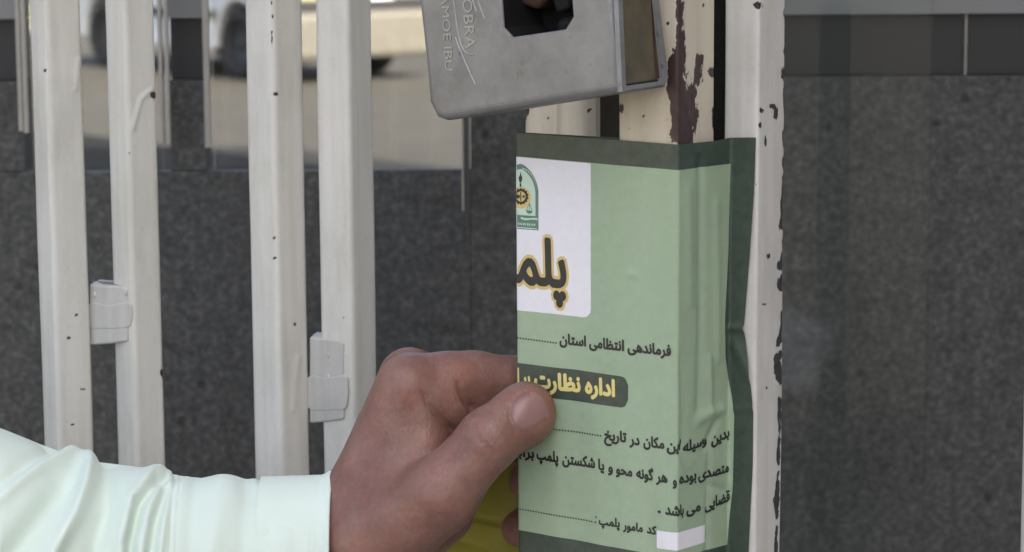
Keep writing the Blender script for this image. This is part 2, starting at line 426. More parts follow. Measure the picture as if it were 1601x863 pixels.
YG = .18
gate = empty('metal_gate', (P(330, 500, YG).x, YG, 0), 'white painted steel gate leaf of paired square bars left of the lock', 'gate')
bar(54, 80, 136, YG, gate, [(71, 110, 2.5, 5, 1.3), (119, 493, 3.5, 3, 1.3), (106, 528, 3, 3, 1.2), (129, 608, 5, 3, 1), (115, 664, 6, 3, .9), (105, 660, 3, 2, .9)],
    [([(122, 95), (120, 120), (117, 140)], 4, .0006)])
bar(170, 203, 250, YG, gate, [(239, 148, 5, 8, 1.1), (247, 148, 3, 2.5, 1.2), (253, 583, 2.5, 9, 1.3), (202, 240, 2, 2, 1)],
    [([(236, 140), (220, 155), (213, 180), (208, 200)], 4, .0007)])
bar(387, 432, 479, YG, gate, [(424, 5, 3, 6, 1), (426, 25, 2, 4, 1), (425, 58, 2.5, 22, .85), (430, 147, 5, 3, 1.3), (429, 372, 2.5, 3, 1.3), (430, 403, 3, 3, 1.3), (461, 507, 3.5, 3.5, 1.4), (477, 75, 1.5, 3, 1)],
    [([(466, 560), (460, 600), (459, 640)], 5, .0006)])
bar(496, 548, 587, YG, gate, [(536, 100, 1.5, 3, .7), (586, 215, 1.5, 4, .8), (537, 498, 2, 4, 1)])
def plate(px0, px1, pt, pb, w0, w1, parent, blobs=()):
    """short length of flat tube welded between two bars: body, weld fillets on its sides, open weathered top, paint runs"""
    n = Vector((.12, 1, 0)).normalized(); yy = lambda x: YG + .0135 - .0115 * (x - px0) / (px1 - px0)
    q = lambda x, y, d=0.0: P(x, y, yy(x) + d)
    A = [q(px0, pt), q(px0 + 9, pt + 1), q(px1 - 9, pt + 4), q(px1, pt + 9), q(px1 - 1, (w0 + pt) / 2), q(px1, pb - 5), q((px0 + px1) / 2, pb - 1), q(px0, pb + 1)]
    o = slab('connecting_plate', A[::-1], None, n, .016, M['plate'], None, .0010); put(o, parent)
    put(mesh('weathered_top', [q(px0 + 5, pt, .003) + Vector((0, 0, .0001)), q(px1 - 10, pt + 3, .003) + Vector((0, 0, .0004)), q(px1 - 10, pt + 3, .012) + Vector((0, 0, .0018)), q(px0 + 5, pt, .012) + Vector((0, 0, .0016))], [(0, 1, 2, 3)], M['worn']), parent)
    B = [q(px0 - 5, w0 + 4, -.0003), q(px0 + 5, w0 - 2, -.0003), q((px0 + px1) / 2, w0 + 3, -.0003), q(px1 - 3, w0 - 3, -.0003), q(px1 + 6, w0 + 3, -.0003), q(px1 + 7, (w0 + w1) / 2, -.0003), q(px1 + 4, w1 - 2, -.0003), q(px1 - 6, w1 + 2, -.0003), q(px0 + 4, w1 + 3, -.0003), q(px0 - 4, w1 - 3, -.0003)]
    put(slab('weld_fillet', B[::-1], None, n, .004, M['plate'], None, .0007), parent)
    for x, y in blobs:
        bm = bmesh.new(); bmesh.ops.create_uvsphere(bm, u_segments=12, v_segments=8, radius=3.2 / 3400)
        for v in bm.verts: v.co = Vector((v.co.x, v.co.y * .6, v.co.z * (2.2 if v.co.z > 0 else 1.3))) + P(x, y, yy(x))
        put(frombm('paint_run', bm, M['plate'], None, True), parent)
M['plate'] = gate_paint('dull_white_paint', (.47, .47, .45), (.57, .57, .55))  # white paint greyed to carry the shading on the plates
M['worn'] = plain('worn_grey_edge', (.20, .195, .185), .8, .35, 500)
plate(140, 201, 444, 539, 474, 512, gate, [(197, 458), (148, 462)]); plate(484, 538, 527, 661, 588, 640, gate, [(514, 556), (514, 591)])
# closing stile of this leaf, half hidden by the seal
YC = .135
cst = P(917, 190, YC)
tube('stile', cst, .0362, DL, .0165, DR, M['cream'], gate, .1, 2.05, .0085,
     [(817, 172, 12, 9, 1.4), (815, 192, 6, 16, 1.4), (922, 172, 3.5, 3.5, 1.4), (904, 178, 3, 3, .8), (857, 184, 3, 4, .8)],
     drips=[([(872, 120), (871, 240)], 3.2, .0011), ([(915, 120), (914, 240)], 6, .0004)])
put(box('stop_strip', P(925, 300, .17).x, P(978, 300, .17).x, .168, .172, .11, 2.04, M['oldprimer'], None), gate)  # brown strip added to paint the shade in this gap
for z0, z1 in ((.06, .105), (2.045, 2.09)):
    put(box('rail', P(-400, 300, YG).x, P(935, 300, YG).x, YC + .012, YC + .075, z0, z1, M['paint'], None, .002), gate)

# right hand leaf: chipped stile, chipped post, one more bar at the picture edge
F0 = P(1060, 500, 0.0)
leaf = empty('metal_gate', (P(1180, 500, .02).x, .02, 0), 'chipped white steel gate leaf right of the lock with brown primer showing', 'gate')
sp = [(1063, 15, 6, 40, 1.1), (1064, 80, 8, 30, 1.2), (1056, 130, 14, 34, 1.4), (1062, 190, 12, 38, 1.4), (1094, 92, 6, 9, 1.2), (1090, 116, 6, 16, 1.2), (1081, 150, 7, 18, 1.15), (1086, 180, 6, 16, 1.0), (1074, 208, 11, 22, 1.2), (1112, 112, 6, 7, 1.4), (1117, 190, 5, 14, 1.2), (1117, 172, 4, 5, 1.2), (1100, 8, 3, 3, .9),
      (1050, 110, 5, 30, .8), (1007, 182, 2, 2.5, 1.3), (972, 170, 4, 8, 1.2), (1045, 37, 2.5, 2.5, 1)]
tube('stile', F0 + Vector((.0, .0014, 0)), .028, DL, .0285, DR, M['cream'], leaf, .1, 2.05, .0022, sp, drips=[([(1005, 120), (1005, 230)], 1.6, .0006)])
YPC = .0205
pc = P(1183, 500, YPC)
ps = [(1229, 20, 4, 10, 1.2), (1228, 80, 3, 6, 1), (1226, 115, 5, 10, 1.1), (1228, 145, 3, 18, 1.1), (1208, 166, 5, 3.5, 1.3), (1214, 178, 3.5, 10, 1.3), (1191, 173, 3, 4, 1.4), (1189, 195, 2.5, 4, 1.2), (1198, 222, 2.5, 9, 1.2),
      (1227, 210, 4, 10, 1.1), (1227, 250, 3, 6, 1), (1224, 325, 4, 20, 1.1), (1222, 352, 3.5, 8, 1.2), (1197, 350, 4, 1.5, .8), (1183, 290, 2.5, 2, 1.1), (1184, 398, 2, 2, .9), (1202, 400, 4, 5, .8), (1219, 415, 4, 8, 1.3), (1218, 445, 4, 8, 1.2), (1216, 535, 3, 10, 1), (1215, 575, 5, 16, 1.5), (1213, 560, 4, 6, 1.1), (1196, 475, 7, 3, .7),
      (1199, 606, 2, 2, 1.2), (1218, 630, 3, 12, 1.1), (1217, 690, 2.5, 8, 1), (1213, 785, 4, 12, 1.3), (1185, 8, 8, 6, 1.2), (1217, 740, 2, 5, .8)]
for _ in range(46):                        # flaked edge
    y_ = rng.uniform(-20, 880); ps.append((1231.5 - 18 * y_ / 863, y_, rng.uniform(1.5, 3.6), rng.uniform(4, 15), rng.uniform(.7, 1.25)))
tube('post', pc, .0162, DL, .0225, DR, M['grime'], leaf, .06, 2.09, .0018, ps)
bar(1594, 1640, 1690, .10, leaf, py=800)
put(box('stop_strip', P(1108, 300, .06).x, P(1142, 300, .06).x, .058, .062, .11, 2.04, M['primer'], None), leaf)  # added near-black strip: the gap's deep shade as plain colour
for z0, z1 in ((.06, .1), (2.05, 2.09)):
    put(box('rail', F0.x - .012, P(1720, 300, .1).x, .045, .105, z0, z1, M['paint'], None, .002), leaf)
tag(leaf, group=None)

# ================================================================== LOCK
def lock():
    nf = Vector((math.sin(YAW), math.cos(YAW), 0))                  # into the lock from its face
    TH = .0305
    p0 = F0 - nf * (TH + .003)
    fx = lambda a, b: PP(a, b, p0, nf)
    al = N('cast_grey_metal'); f = al.noise(60, 5, .6)
    c = al.ramp(f, [(.3, (.215, .222, .222)), (.7, (.275, .282, .28))])
    rst = al.ramp(al.noise(120, 4, .7), [(.62, (1, 1, 1)), (.74, (.62, .50, .42))])
    c = al.mix(.9, c, rst, 'MULTIPLY')
    c = al.mix(.7, c, al.ramp(al.noise(38, 6, .7), [(.38, (.80, .80, .80)), (.5, (1, 1, 1)), (.64, (1.14, 1.14, 1.14))]), 'MULTIPLY')
    vo = al.n('TexVoronoi'); vo.inputs['Scale'].default_value = 75; al.l(al.co(), vo.inputs['Vector'])
    c = al.mix(1, c, al.ramp(vo.outputs['Distance'], [(.05, (.42, .36, .30)), (.10, (1, 1, 1))]), 'MULTIPLY')
    c = al.mix(.5, c, al.ramp(al.noise(25, 5, .7), [(.4, (1, 1, 1)), (.62, (.84, .82, .79))]), 'MULTIPLY')
    al.color(c); al.set(Roughness=.42, Metallic=.35); al.bump(al.noise(500, 3), .15, .0004); M['lock'] = al.m
    M['letter'] = plain('worn_raised_metal', (.36, .37, .37), .35, .1, 200, .4)
    M['brass'] = plain('tarnished_brass', (.125, .105, .065), .5, .25, 120, .3)
    M['rust'] = plain('rusty_steel', (.075, .035, .026), .7, .4, 150, .1, .0004)
    M['pit'] = plain('dark_oily_steel', (.012, .011, .011), .75, .4, 120, .3)  # very dark tone for the opening walls, latches and slot
    t = empty('lock', fx(830, 60), 'heavy grey cast metal lock with raised lettering hung on the gate stiles', 'lock')
    outer = [fx(*q) for q in ((640, -150), (652, 0), (664, 110), (668, 160), (680, 184), (694, 189), (975, 144), (935, -190))]
    hole = [fx(*q) for q in ((783, -70), (785, 0), (788, 43), (802, 58), (884, 46), (896, 26), (894, 0), (890, -80))]
    bm = bmesh.new()
    a = [bm.verts.new(p) for p in outer]; b = [bm.verts.new(p) for p in hole]
    ea = [bm.edges.new((a[i], a[(i + 1) % len(a)])) for i in range(len(a))] + [bm.edges.new((b[i], b[(i + 1) % len(b)])) for i in range(len(b))]
    bmesh.ops.triangle_fill(bm, use_beauty=True, use_dissolve=False, edges=ea, normal=-nf)
    r = bmesh.ops.extrude_face_region(bm, geom=bm.faces[:])
    for v in [g for g in r['geom'] if isinstance(g, bmesh.types.BMVert)]: v.co += nf * TH
    bmesh.ops.recalc_face_normals(bm, faces=bm.faces)
    es = [e for e in bm.edges if len(e.link_faces) == 2 and e.calc_face_angle(0) > .5]
    cor = []
    near = lambda v: abs((v.co - p0).dot(nf)) < 1e-5
    hv = {(round(p.x, 5), round(p.y, 5), round(p.z, 5)) for p in hole}
    isH = lambda v: (round(v.co.x, 5), round(v.co.y, 5), round(v.co.z, 5)) in hv
    front = [e for e in es if near(e.verts[0]) and near(e.verts[1])]
    bmesh.ops.bevel(bm, geom=[e for e in front if not isH(e.verts[0])], offset=.0036, segments=5, affect='EDGES', profile=.5)
    front = [e for e in bm.edges if len(e.link_faces) == 2 and e.calc_face_angle(0) > .5 and isH(e.verts[0]) and isH(e.verts[1])]
    bmesh.ops.bevel(bm, geom=front, offset=.0006, segments=2, affect='EDGES', profile=.5)
    hc = sum(hole, Vector()) / len(hole); hr = max((p - hc - nf * (p - hc).dot(nf)).length for p in hole) + .0004
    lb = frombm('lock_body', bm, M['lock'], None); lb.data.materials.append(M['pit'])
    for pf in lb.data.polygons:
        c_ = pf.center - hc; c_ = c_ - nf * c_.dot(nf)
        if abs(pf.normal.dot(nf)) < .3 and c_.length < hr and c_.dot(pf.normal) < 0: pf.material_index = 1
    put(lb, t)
    # inside the opening
    q0 = p0 + nf * (TH - .003)
    fb = lambda x, y: PP(x, y, q0, nf)
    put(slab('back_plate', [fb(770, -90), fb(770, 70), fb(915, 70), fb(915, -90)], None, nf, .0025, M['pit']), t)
    q1 = p0 + nf * .014
    fm = lambda x, y: PP(x, y, q1, nf)
    put(slab('shackle', [fm(800, -80), fm(812, 6), fm(838, 16), fm(858, -6), fm(850, -80)], None, nf, .012, M['rust'], None, .002), t)
    put(slab('latch', [fm(846, -60), fm(868, 22), fm(892, 14), fm(886, -60)], None, nf, .010, M['pit'], None, .002), t)
    put(slab('latch', [fm(866, 30), fm(868, 62), fm(905, 58), fm(905, 22)], None, nf, .014, M['pit'], None, .003), t)
    # side cover: rim and sunk brass plate on the face turned to the right
    ee = (fx(975, 144) - fx(935, -190)).normalized(); ns = nf.cross(ee)    # into the lock from its side
    if ns.x > 0: ns = -ns
    s0 = fx(975, 144) - ns * .0022
    fs = lambda x, y: PP(x, y, s0, ns)
    def frame(name, out, inn, th, m):
        bm = bmesh.new(); A = [bm.verts.new(p) for p in out]; B = [bm.verts.new(p) for p in inn]
        n = len(A); fc = [bm.faces.new((A[i], A[(i + 1) % n], B[(i + 1) % n], B[i])) for i in range(n)]
        r = bmesh.ops.extrude_face_region(bm, geom=fc)
        for v in [g for g in r['geom'] if isinstance(g, bmesh.types.BMVert)]: v.co += ns * th
        bmesh.ops.recalc_face_normals(bm, faces=bm.faces)
        return put(frombm(name, bm, m), t)
    O = [fs(*q) for q in ((958, -190), (973, 143), (1040, 132), (1045, 122), (1028, -20), (1012, -190))]
    I = [fs(*q) for q in ((966, -180), (979, 134), (1031, 127), (1036, 120), (1022, -20), (1006, -180))]
    frame('side_rim', O, I, .0021, M['lock'])
    s1 = s0 + ns * .0016; fs1 = lambda x, y: PP(x, y, s1, ns)
    put(mesh('brass_plate', [fs1(*q) for q in ((962, -185), (976, 132), (1026, 124), (1012, -185))], [(0, 1, 2, 3)], M['brass']), t)
    put(mesh('rust_edge', [fs1(*q) + ns * -.0002 for q in ((1012, -185), (1025, 122), (1036, 121), (1022, -20), (1006, -185))], [(0, 1, 2, 3, 4)], M['rust']), t)
    s2 = s0 + ns * .0010; fs2 = lambda x, y: PP(x, y, s2, ns)
    put(mesh('slot', [fs2(*q) for q in ((979, 136), (979, 132), (1031, 124), (1031, 128))], [(0, 1, 2, 3)], M['pit']), t)
    # raised lettering, reading downwards
    def text(body, top, bot, h):                                    # photo points of the two ends of the baseline
        cu = bpy.data.curves.new('lettering', 'FONT'); cu.body = body; cu.extrude = .012; cu.resolution_u = 3; cu.offset = -.006
        o = bpy.data.objects.new('lettering', cu); COL.objects.link(o)
        dg = bpy.context.evaluated_depsgraph_get(); dg.update()
        me = bpy.data.meshes.new_from_object(o.evaluated_get(dg)); bpy.data.objects.remove(o)
        A = fx(*top); B = fx(*bot); ex = (B - A); Ln = ex.length; ex.normalize(); ey = nf.cross(ex) * -1
        co = np.array([v.co for v in me.vertices]); wx = co[:, 0].max(); hy = co[:, 1].max()
        C_ = fx(top[0] + h, top[1]); hh = (C_ - A).length
        if (C_ - A).dot(ey) < 0: ey = -ey
        for v in me.vertices:
            x, y, z = v.co; v.co = A + ex * (x / wx * Ln) + ey * (y / hy * hh) - nf * (z / .012 * .00035)
        put(link('raised_lettering', me, M['letter']), t)
    text('COBRA', (722, -24), (729, 76), 15); text('AMARD AMOE IBU', (684, -110), (697, 110), 12)
    def line(pts, r, name='raised_line'):
        cu = bpy.data.curves.new(name, 'CURVE'); cu.dimensions = '3D'; cu.bevel_depth = r; cu.bevel_resolution = 1; cu.resolution_u = 6
        s = cu.splines.new('BEZIER'); s.bezier_points.add(len(pts) - 1)
        for bp, q in zip(s.bezier_points, pts):
            bp.co = fx(*q); bp.handle_left_type = bp.handle_right_type = 'AUTO'
        o = bpy.data.objects.new(name, cu); COL.objects.link(o)
        dg = bpy.context.evaluated_depsgraph_get(); dg.update()
        me = bpy.data.meshes.new_from_object(o.evaluated_get(dg)); bpy.data.objects.remove(o)
        put(link(name, me, M['letter'], None, True), t)
    line([(712, 58), (722, 84), (733, 110), (743, 132)], .0004)
    line([(708, -20), (712, 20), (719, 62), (728, 82), (741, 86)], .0004)
    line([(733, -30), (739, 0), (745, 18)], .00035); line([(742, -30), (749, 5), (758, 30)], .00035)
lock()

# ================================================================== SEAL PAPER
FLD = .0; RR = .0011
def mkprofile():
    pts = [F0.copy()]
    pl = PP(808, 500, F0, Vector((math.sin(YAW), math.cos(YAW), 0)))
    Ll = (pl - F0).length
    A = F0 + DL * (Ll - RR)
    nb = Vector((math.sin(YAW), math.cos(YAW), 0))                  # behind the flap
    left = [F0, A]
    for i in range(1, 9):
        q = math.pi * i / 8
        left.append(A + nb * RR * (1 - math.cos(q)) + DL * RR * math.sin(q))
    left.append(left[-1] - DL * .050 + nb * .001)
    right = [F0]
    d = Vector((math.cos(R(50)), math.sin(R(50)), 0)); pr = PP(1140, 500, F0, Vector((-d.y, d.x, 0)))
    right.append(pr)
    d3 = Vector((math.cos(YAW), -math.sin(YAW), 0)); pe = PP(1181, 500, pr, Vector((-d3.y, d3.x, 0)))
    right.append(pe)
    Lr = [(right[i + 1] - right[i]).length for i in range(2)]
    for q in left + right: q.z = F0.z
    Lr = [(right[i + 1] - right[i]).length for i in range(2)]
    return left, right, Ll, Lr
LEFT, RIGHT, LL, LR = mkprofile()
def polyeval(pl, s):
    pts = np.array([[p.x, p.y] for p in pl]); seg = np.linalg.norm(np.diff(pts, axis=0), axis=1); cum = np.concatenate([[0], np.cumsum(seg)])
    return np.stack([np.interp(s, cum, pts[:, 0]), np.interp(s, cum, pts[:, 1])], -1), cum[-1]
ULEFT = -polyeval(LEFT, np.array([0.]))[1]
URIGHT = LR[0] + LR[1]
def plan(u):
    u = np.asarray(u, float)
    out = np.zeros(u.shape + (2,))
    W = np.linspace(-1, 1, 5) * .0008
    for w_ in W:
        q = u + w_
        a, _ = polyeval(LEFT, np.clip(-q, 0, None)); b, _ = polyeval(RIGHT, np.clip(q, 0, None))
        out += np.where((q < 0)[..., None], a, b)
    return out / len(W)
nFl = Vector((math.sin(YAW), math.cos(YAW), 0))
def uv(px, py):
    if px <= 1060:
        p = PP(px, py, F0, nFl); return -(p - F0).dot(DL) * -1 * -1, p.z
    d = (RIGHT[1] - RIGHT[0]).normalized()
    p = PP(px, py, F0, Vector((-d.y, d.x, 0))); u = (p - F0).dot(d)
    if u <= LR[0]: return u, p.z
    d = (RIGHT[2] - RIGHT[1]).normalized(); p = PP(px, py, RIGHT[1], Vector((-d.y, d.x, 0)))
    return LR[0] + max(0, (p - RIGHT[1]).dot(d)), p.z
def gs(x, s): return np.exp(-(x / s) ** 2)
WR = []                                 # wrinkles: polyline in (u,v), width, height
for pts, wd, h in (
        ([(988, 428), (989, 429)], 1.6e-3, .0007), ([(1095, 250), (1096, 480), (1092, 640)], 2.2e-3, -.0010),
        ([(1092, 655), (1128, 640)], 2.4e-3, .0011), ([(1100, 700), (1120, 660)], 2e-3, -.0010), ([(1063, 700), (1075, 735), (1105, 758), (1140, 768)], 1.6e-3, -.0006),
        ([(1064, 560), (1068, 640), (1066, 700)], 2e-3, -.0004), ([(1108, 560), (1110, 640)], 2e-3, .0010), ([(1075, 300), (1078, 470)], 3e-3, .0008), ([(1120, 320), (1122, 560)], 2.5e-3, .0006), ([(1108, 700), (1104, 860)], 1.6e-3, -.0006),
        ([(1140, 512), (1165, 514)], 1.2e-3, .0012), ([(1150, 540), (1172, 590)], 2.5e-3, .0009), ([(1150, 641), (1180, 637)], 1.2e-3, .0005),
        ([(960, 240), (955, 560)], 5e-3, .0005), ([(905, 300), (900, 700)], 6e-3, -.0004), ([(870, 560), (868, 840)], 5e-3, .0005), ([(1000, 600), (1010, 850)], 7e-3, -.0006), ([(930, 640), (940, 850)], 5e-3, .0004), ([(1035, 620), (1038, 850)], 4e-3, .0004)):
    WR.append(([uv(*q) for q in pts], wd, h))
def wrinkle(u, v):
    d = np.zeros_like(u)
    for pts, wd, h in WR:
        best = np.full_like(u, 1e9)
        for (a, b), (c, e) in zip(pts[:-1], pts[1:]):
            dx, dy = c - a, e - b; t = np.clip(((u - a) * dx + (v - b) * dy) / (dx * dx + dy * dy + 1e-12), 0, 1)
            best = np.minimum(best, (u - a - t * dx) ** 2 + (v - b - t * dy) ** 2)
        d += h * np.exp(-best / wd ** 2)
    d += .00012 * np.sin(u * 160 + 3 * np.sin(v * 25)) * np.sin(v * 40 + 1)
    return d * (1 / (1 + np.exp(-(u + LL - .003) / .001)))
EPY = [150, 215, 300, 400, 460, 510, 560, 600, 640, 720, 863, 950]
EPX = [1182, 1182, 1179, 1172, 1167, 1163, 1170, 1174, 1178, 1177, 1170, 1168]
EV = [uv(a, b)[1] for a, b in zip([1140] * len(EPX), EPY)]; EU = [uv(a, b)[0] for a, b in zip(EPX, EPY)]
def edge_u(v): o = np.argsort(EV); return np.interp(v, np.array(EV)[o], np.array(EU)[o])
GPY = [150, 256, 400, 500, 560, 620, 650, 760, 850, 950]
GPX = [1143, 1142, 1138, 1133, 1134, 1144, 1148, 1146, 1137, 1133]
GV = [uv(1130, b)[1] for b in GPY]; GU = [uv(a, b)[0] for a, b in zip(GPX, GPY)]
def green_u(v): o = np.argsort(GV); return np.interp(v, np.array(GV)[o], np.array(GU)[o])
def onpaper(u, v, off=0.0):
    u = np.asarray(u, float); v = np.asarray(v, float)
    p = plan(u); e = 2e-4; t = plan(u + e) - plan(u - e); t /= np.linalg.norm(t, axis=-1)[..., None]
    n = np.stack([t[..., 1], -t[..., 0]], -1)
    p = p + n * (wrinkle(u, v) + off)[..., None]
    return np.concatenate([p, v[..., None]], -1)
UG = sorted(set(np.round(np.concatenate([np.arange(ULEFT, URIGHT, .0012), np.linspace(-LL - .004, -LL + .004, 20), np.linspace(-.002, .002, 9), [ULEFT, URIGHT]]), 6)))
VTOP = None
def vline(pl):                          # v of a printed line as a function of u, from photo points
    q = sorted(uv(*p) for p in pl); U = [a for a, _ in q]; Vv = [b for _, b in q]
    def f(u):
        u = np.asarray(u, float); y = np.interp(u, U, Vv)
        sl = (Vv[1] - Vv[0]) / (U[1] - U[0] + 1e-9) if U[1] - U[0] > .01 else 0
        return np.where(u < U[0], Vv[0] + sl * .3 * (np.maximum(u, -LL - .01) - U[0]), y)
    return f
def patch(name, u0, u1, vb, vt, off, m, parent, right=None, rows=None, corner=None):
    us = np.array([u0] + [x for x in UG if u0 + 2e-4 < x < u1 - 2e-4] + [u1]); us = np.asarray(us)
    nr = rows or 90; ts = np.linspace(0, 1, nr)
    Ug = np.tile(us, (nr, 1)); 
    b = vb(us) if callable(vb) else np.full_like(us, vb); t_ = vt(us) if callable(vt) else np.full_like(us, vt)
    Vg = b[None] * (1 - ts[:, None]) + t_[None] * ts[:, None]
    if right is not None:                # squeeze the last strip so it follows a wavy right edge
        uc = LR[0] - .004; e = right(Vg)
        Ug = np.where(Ug > uc, uc + (Ug - uc) * (e - uc) / (u1 - uc), Ug)
    V3 = onpaper(Ug, Vg, off).reshape(-1, 3); k = len(us)
    F = [(i * k + j, i * k + j + 1, (i + 1) * k + j + 1, (i + 1) * k + j) for i in range(nr - 1) for j in range(k - 1)]
    o = mesh(name, V3, F, m, None, True); return put(o, parent)
def seal():
    t = empty('seal_paper', F0, 'pale green printed seal sheet folded round the gate stile and held by the hand', 'paper seal')
    def paper(name, c1, c2, rough=.42, band=None):
        a = N(name)
        c = a.ramp(a.noise(260, 4, .6), [(.3, c1), (.7, c2)])
        if band:
            c = a.mix(.5, c, a.ramp(a.noise(38, 2, .5, (1, 1, .03)), [(.35, band), (.65, (1, 1, 1))]), 'MULTIPLY')
        a.color(c); a.set(Roughness=rough); a.bump(a.noise(90, 3), .12, .0004); return a.m
    mG = paper('green_print', (.325, .43, .295), (.36, .47, .325), band=(.90, .93, .88))
    mD = paper('dark_green_print', (.040, .060, .044), (.062, .086, .066), .38)
    mW = paper('white_print', (.78, .78, .82), (.82, .82, .86))
    mK = paper('black_ink', (.02, .022, .02), (.03, .032, .03), .45)
    mY = paper('yellow_ink', (.72, .62, .22), (.78, .68, .26), .45)
    mO = paper('ochre_ink', (.62, .47, .17), (.68, .52, .22), .45)
    mE = paper('emblem_green', (.10, .20, .15), (.13, .24, .18), .45)
    mP = paper('emblem_pale', (.52, .68, .55), (.56, .72, .60), .45)
    top = vline([(815, 208), (940, 217), (1060, 226), (1120, 220), (1181, 215)])
    bot = lambda u: np.interp(u, [-.08, 0, .05], [uv(808, 905)[1], uv(1060, 950)[1], uv(1060, 950)[1]])
    patch('paper_sheet', ULEFT, URIGHT, bot, top, 0, mD, t, edge_u, 190)
    gt = vline([(815, 245), (940, 256), (1060, 266), (1100, 261), (1143, 256)])
    gb = vline([(808, 828), (900, 844), (1000, 863), (1060, 873), (1137, 851)])
    patch('green_panel', ULEFT + .002, float(max(GU)), gb, gt, .00012, mG, t, green_u, 190)
    # white panel with one rounded corner
    u1 = uv(924, 400)[0]; wb = vline([(809, 485), (870, 491), (924, 498)])
    def wbr(u):
        d = np.clip((u - (u1 - .0045)) / .0045, 0, 1); return wb(u) + .0035 * (1 - np.sqrt(np.clip(1 - d * d, 0, 1)))
    gt2 = lambda u: gt(u) - .0002
    patch('white_panel', ULEFT + .004, u1, wbr, gt2, .00020, mW, t, None, 80)
    u1b = uv(982, 615)[0]
    bt_ = vline([(808, 567), (900, 578), (978, 589)]); bb_ = vline([(808, 614), (900, 627), (978, 638)])
    rr = .0035
    cr = lambda u: np.clip((u - (u1b - rr)) / rr, 0, 1)
    patch('banner', ULEFT + .01, u1b, lambda u: bb_(u) + .0035 * (1 - np.sqrt(np.clip(1 - cr(u) ** 2, 0, 1))), lambda u: bt_(u) - .0035 * (1 - np.sqrt(np.clip(1 - cr(u) ** 2, 0, 1))), .0002, mD, t, None, 30)
    patch('code_box', uv(1027, 840)[0], uv(1103, 834)[0], vline([(1027, 857), (1059, 861), (1104, 847)]), vline([(1027, 829), (1060, 833), (1103, 820)]), .0002, mW, t, None, 20)
    # --- Persian lettering: contextual forms, laid right to left
    FORM = {'ا': ('\ufe8d', '\ufe8e'), 'د': ('\ufea9', '\ufeaa'), 'ر': ('\ufead', '\ufeae'), 'و': ('\ufeed', '\ufeee'),
            'ب': ('\ufe8f', '\ufe90', '\ufe91', '\ufe92'), 'پ': ('\ufb56', '\ufb57', '\ufb58', '\ufb59'), 'ت': ('\ufe95', '\ufe96', '\ufe97', '\ufe98'),
            'ح': ('\ufea1', '\ufea2', '\ufea3', '\ufea4'), 'خ': ('\ufea5', '\ufea6', '\ufea7', '\ufea8'), 'س': ('\ufeb1', '\ufeb2', '\ufeb3', '\ufeb4'),
            'ش': ('\ufeb5', '\ufeb6', '\ufeb7', '\ufeb8'), 'ص': ('\ufeb9', '\ufeba', '\ufebb', '\ufebc'), 'ض': ('\ufebd', '\ufebe', '\ufebf', '\ufec0'),
            'ظ': ('\ufec5', '\ufec6', '\ufec7', '\ufec8'), 'ع': ('\ufec9', '\ufeca', '\ufecb', '\ufecc'), 'ف': ('\ufed1', '\ufed2', '\ufed3', '\ufed4'), 'ق': ('\ufed5', '\ufed6', '\ufed7', '\ufed8'),
            'ک': ('\ufb8e', '\ufb8f', '\ufb90', '\ufb91'), 'گ': ('\ufb92', '\ufb93', '\ufb94', '\ufb95'), 'ل': ('\ufedd', '\ufede', '\ufedf', '\ufee0'),
            'م': ('\ufee1', '\ufee2', '\ufee3', '\ufee4'), 'ن': ('\ufee5', '\ufee6', '\ufee7', '\ufee8'), 'ه': ('\ufee9', '\ufeea', '\ufeeb', '\ufeec'),
            'ی': ('\ufbfc', '\ufbfd', '\ufbfe', '\ufbff')}
    def shape(s):
        out = []
        for i, c in enumerate(s):
            if c not in FORM: out.append(c); continue
            f = FORM[c]; prev = i > 0 and len(FORM.get(s[i - 1], ())) == 4; nxt = i + 1 < len(s) and s[i + 1] in FORM and len(f) == 4
            out.append(f[(3 if nxt else 1) if prev else (2 if nxt else 0)])
        return ''.join(reversed(out))
    def outlines(body):                  # closed outlines of a line of text, as polylines
        cu = bpy.data.curves.new('ink', 'FONT'); cu.body = shape(body)
        o = bpy.data.objects.new('ink', cu); COL.objects.link(o)
        dg = bpy.context.evaluated_depsgraph_get(); dg.update()
        c = o.evaluated_get(dg).to_curve(dg); L = []
        for sp in c.splines:
            if sp.type != 'BEZIER':
                L.append(np.array([p.co[:2] for p in sp.points])); continue
            b = sp.bezier_points; q = []
            for p0, p1 in zip(b, list(b[1:]) + [b[0]]):
                for t in (0, .2, .4, .6, .8):
                    q.append(((1 - t) ** 3 * p0.co + 3 * t * (1 - t) ** 2 * p0.handle_right + 3 * t * t * (1 - t) * p1.handle_left + t ** 3 * p1.co)[:2])
            L.append(np.array(q))
        o.evaluated_get(dg).to_curve_clear(); bpy.data.objects.remove(o); return L
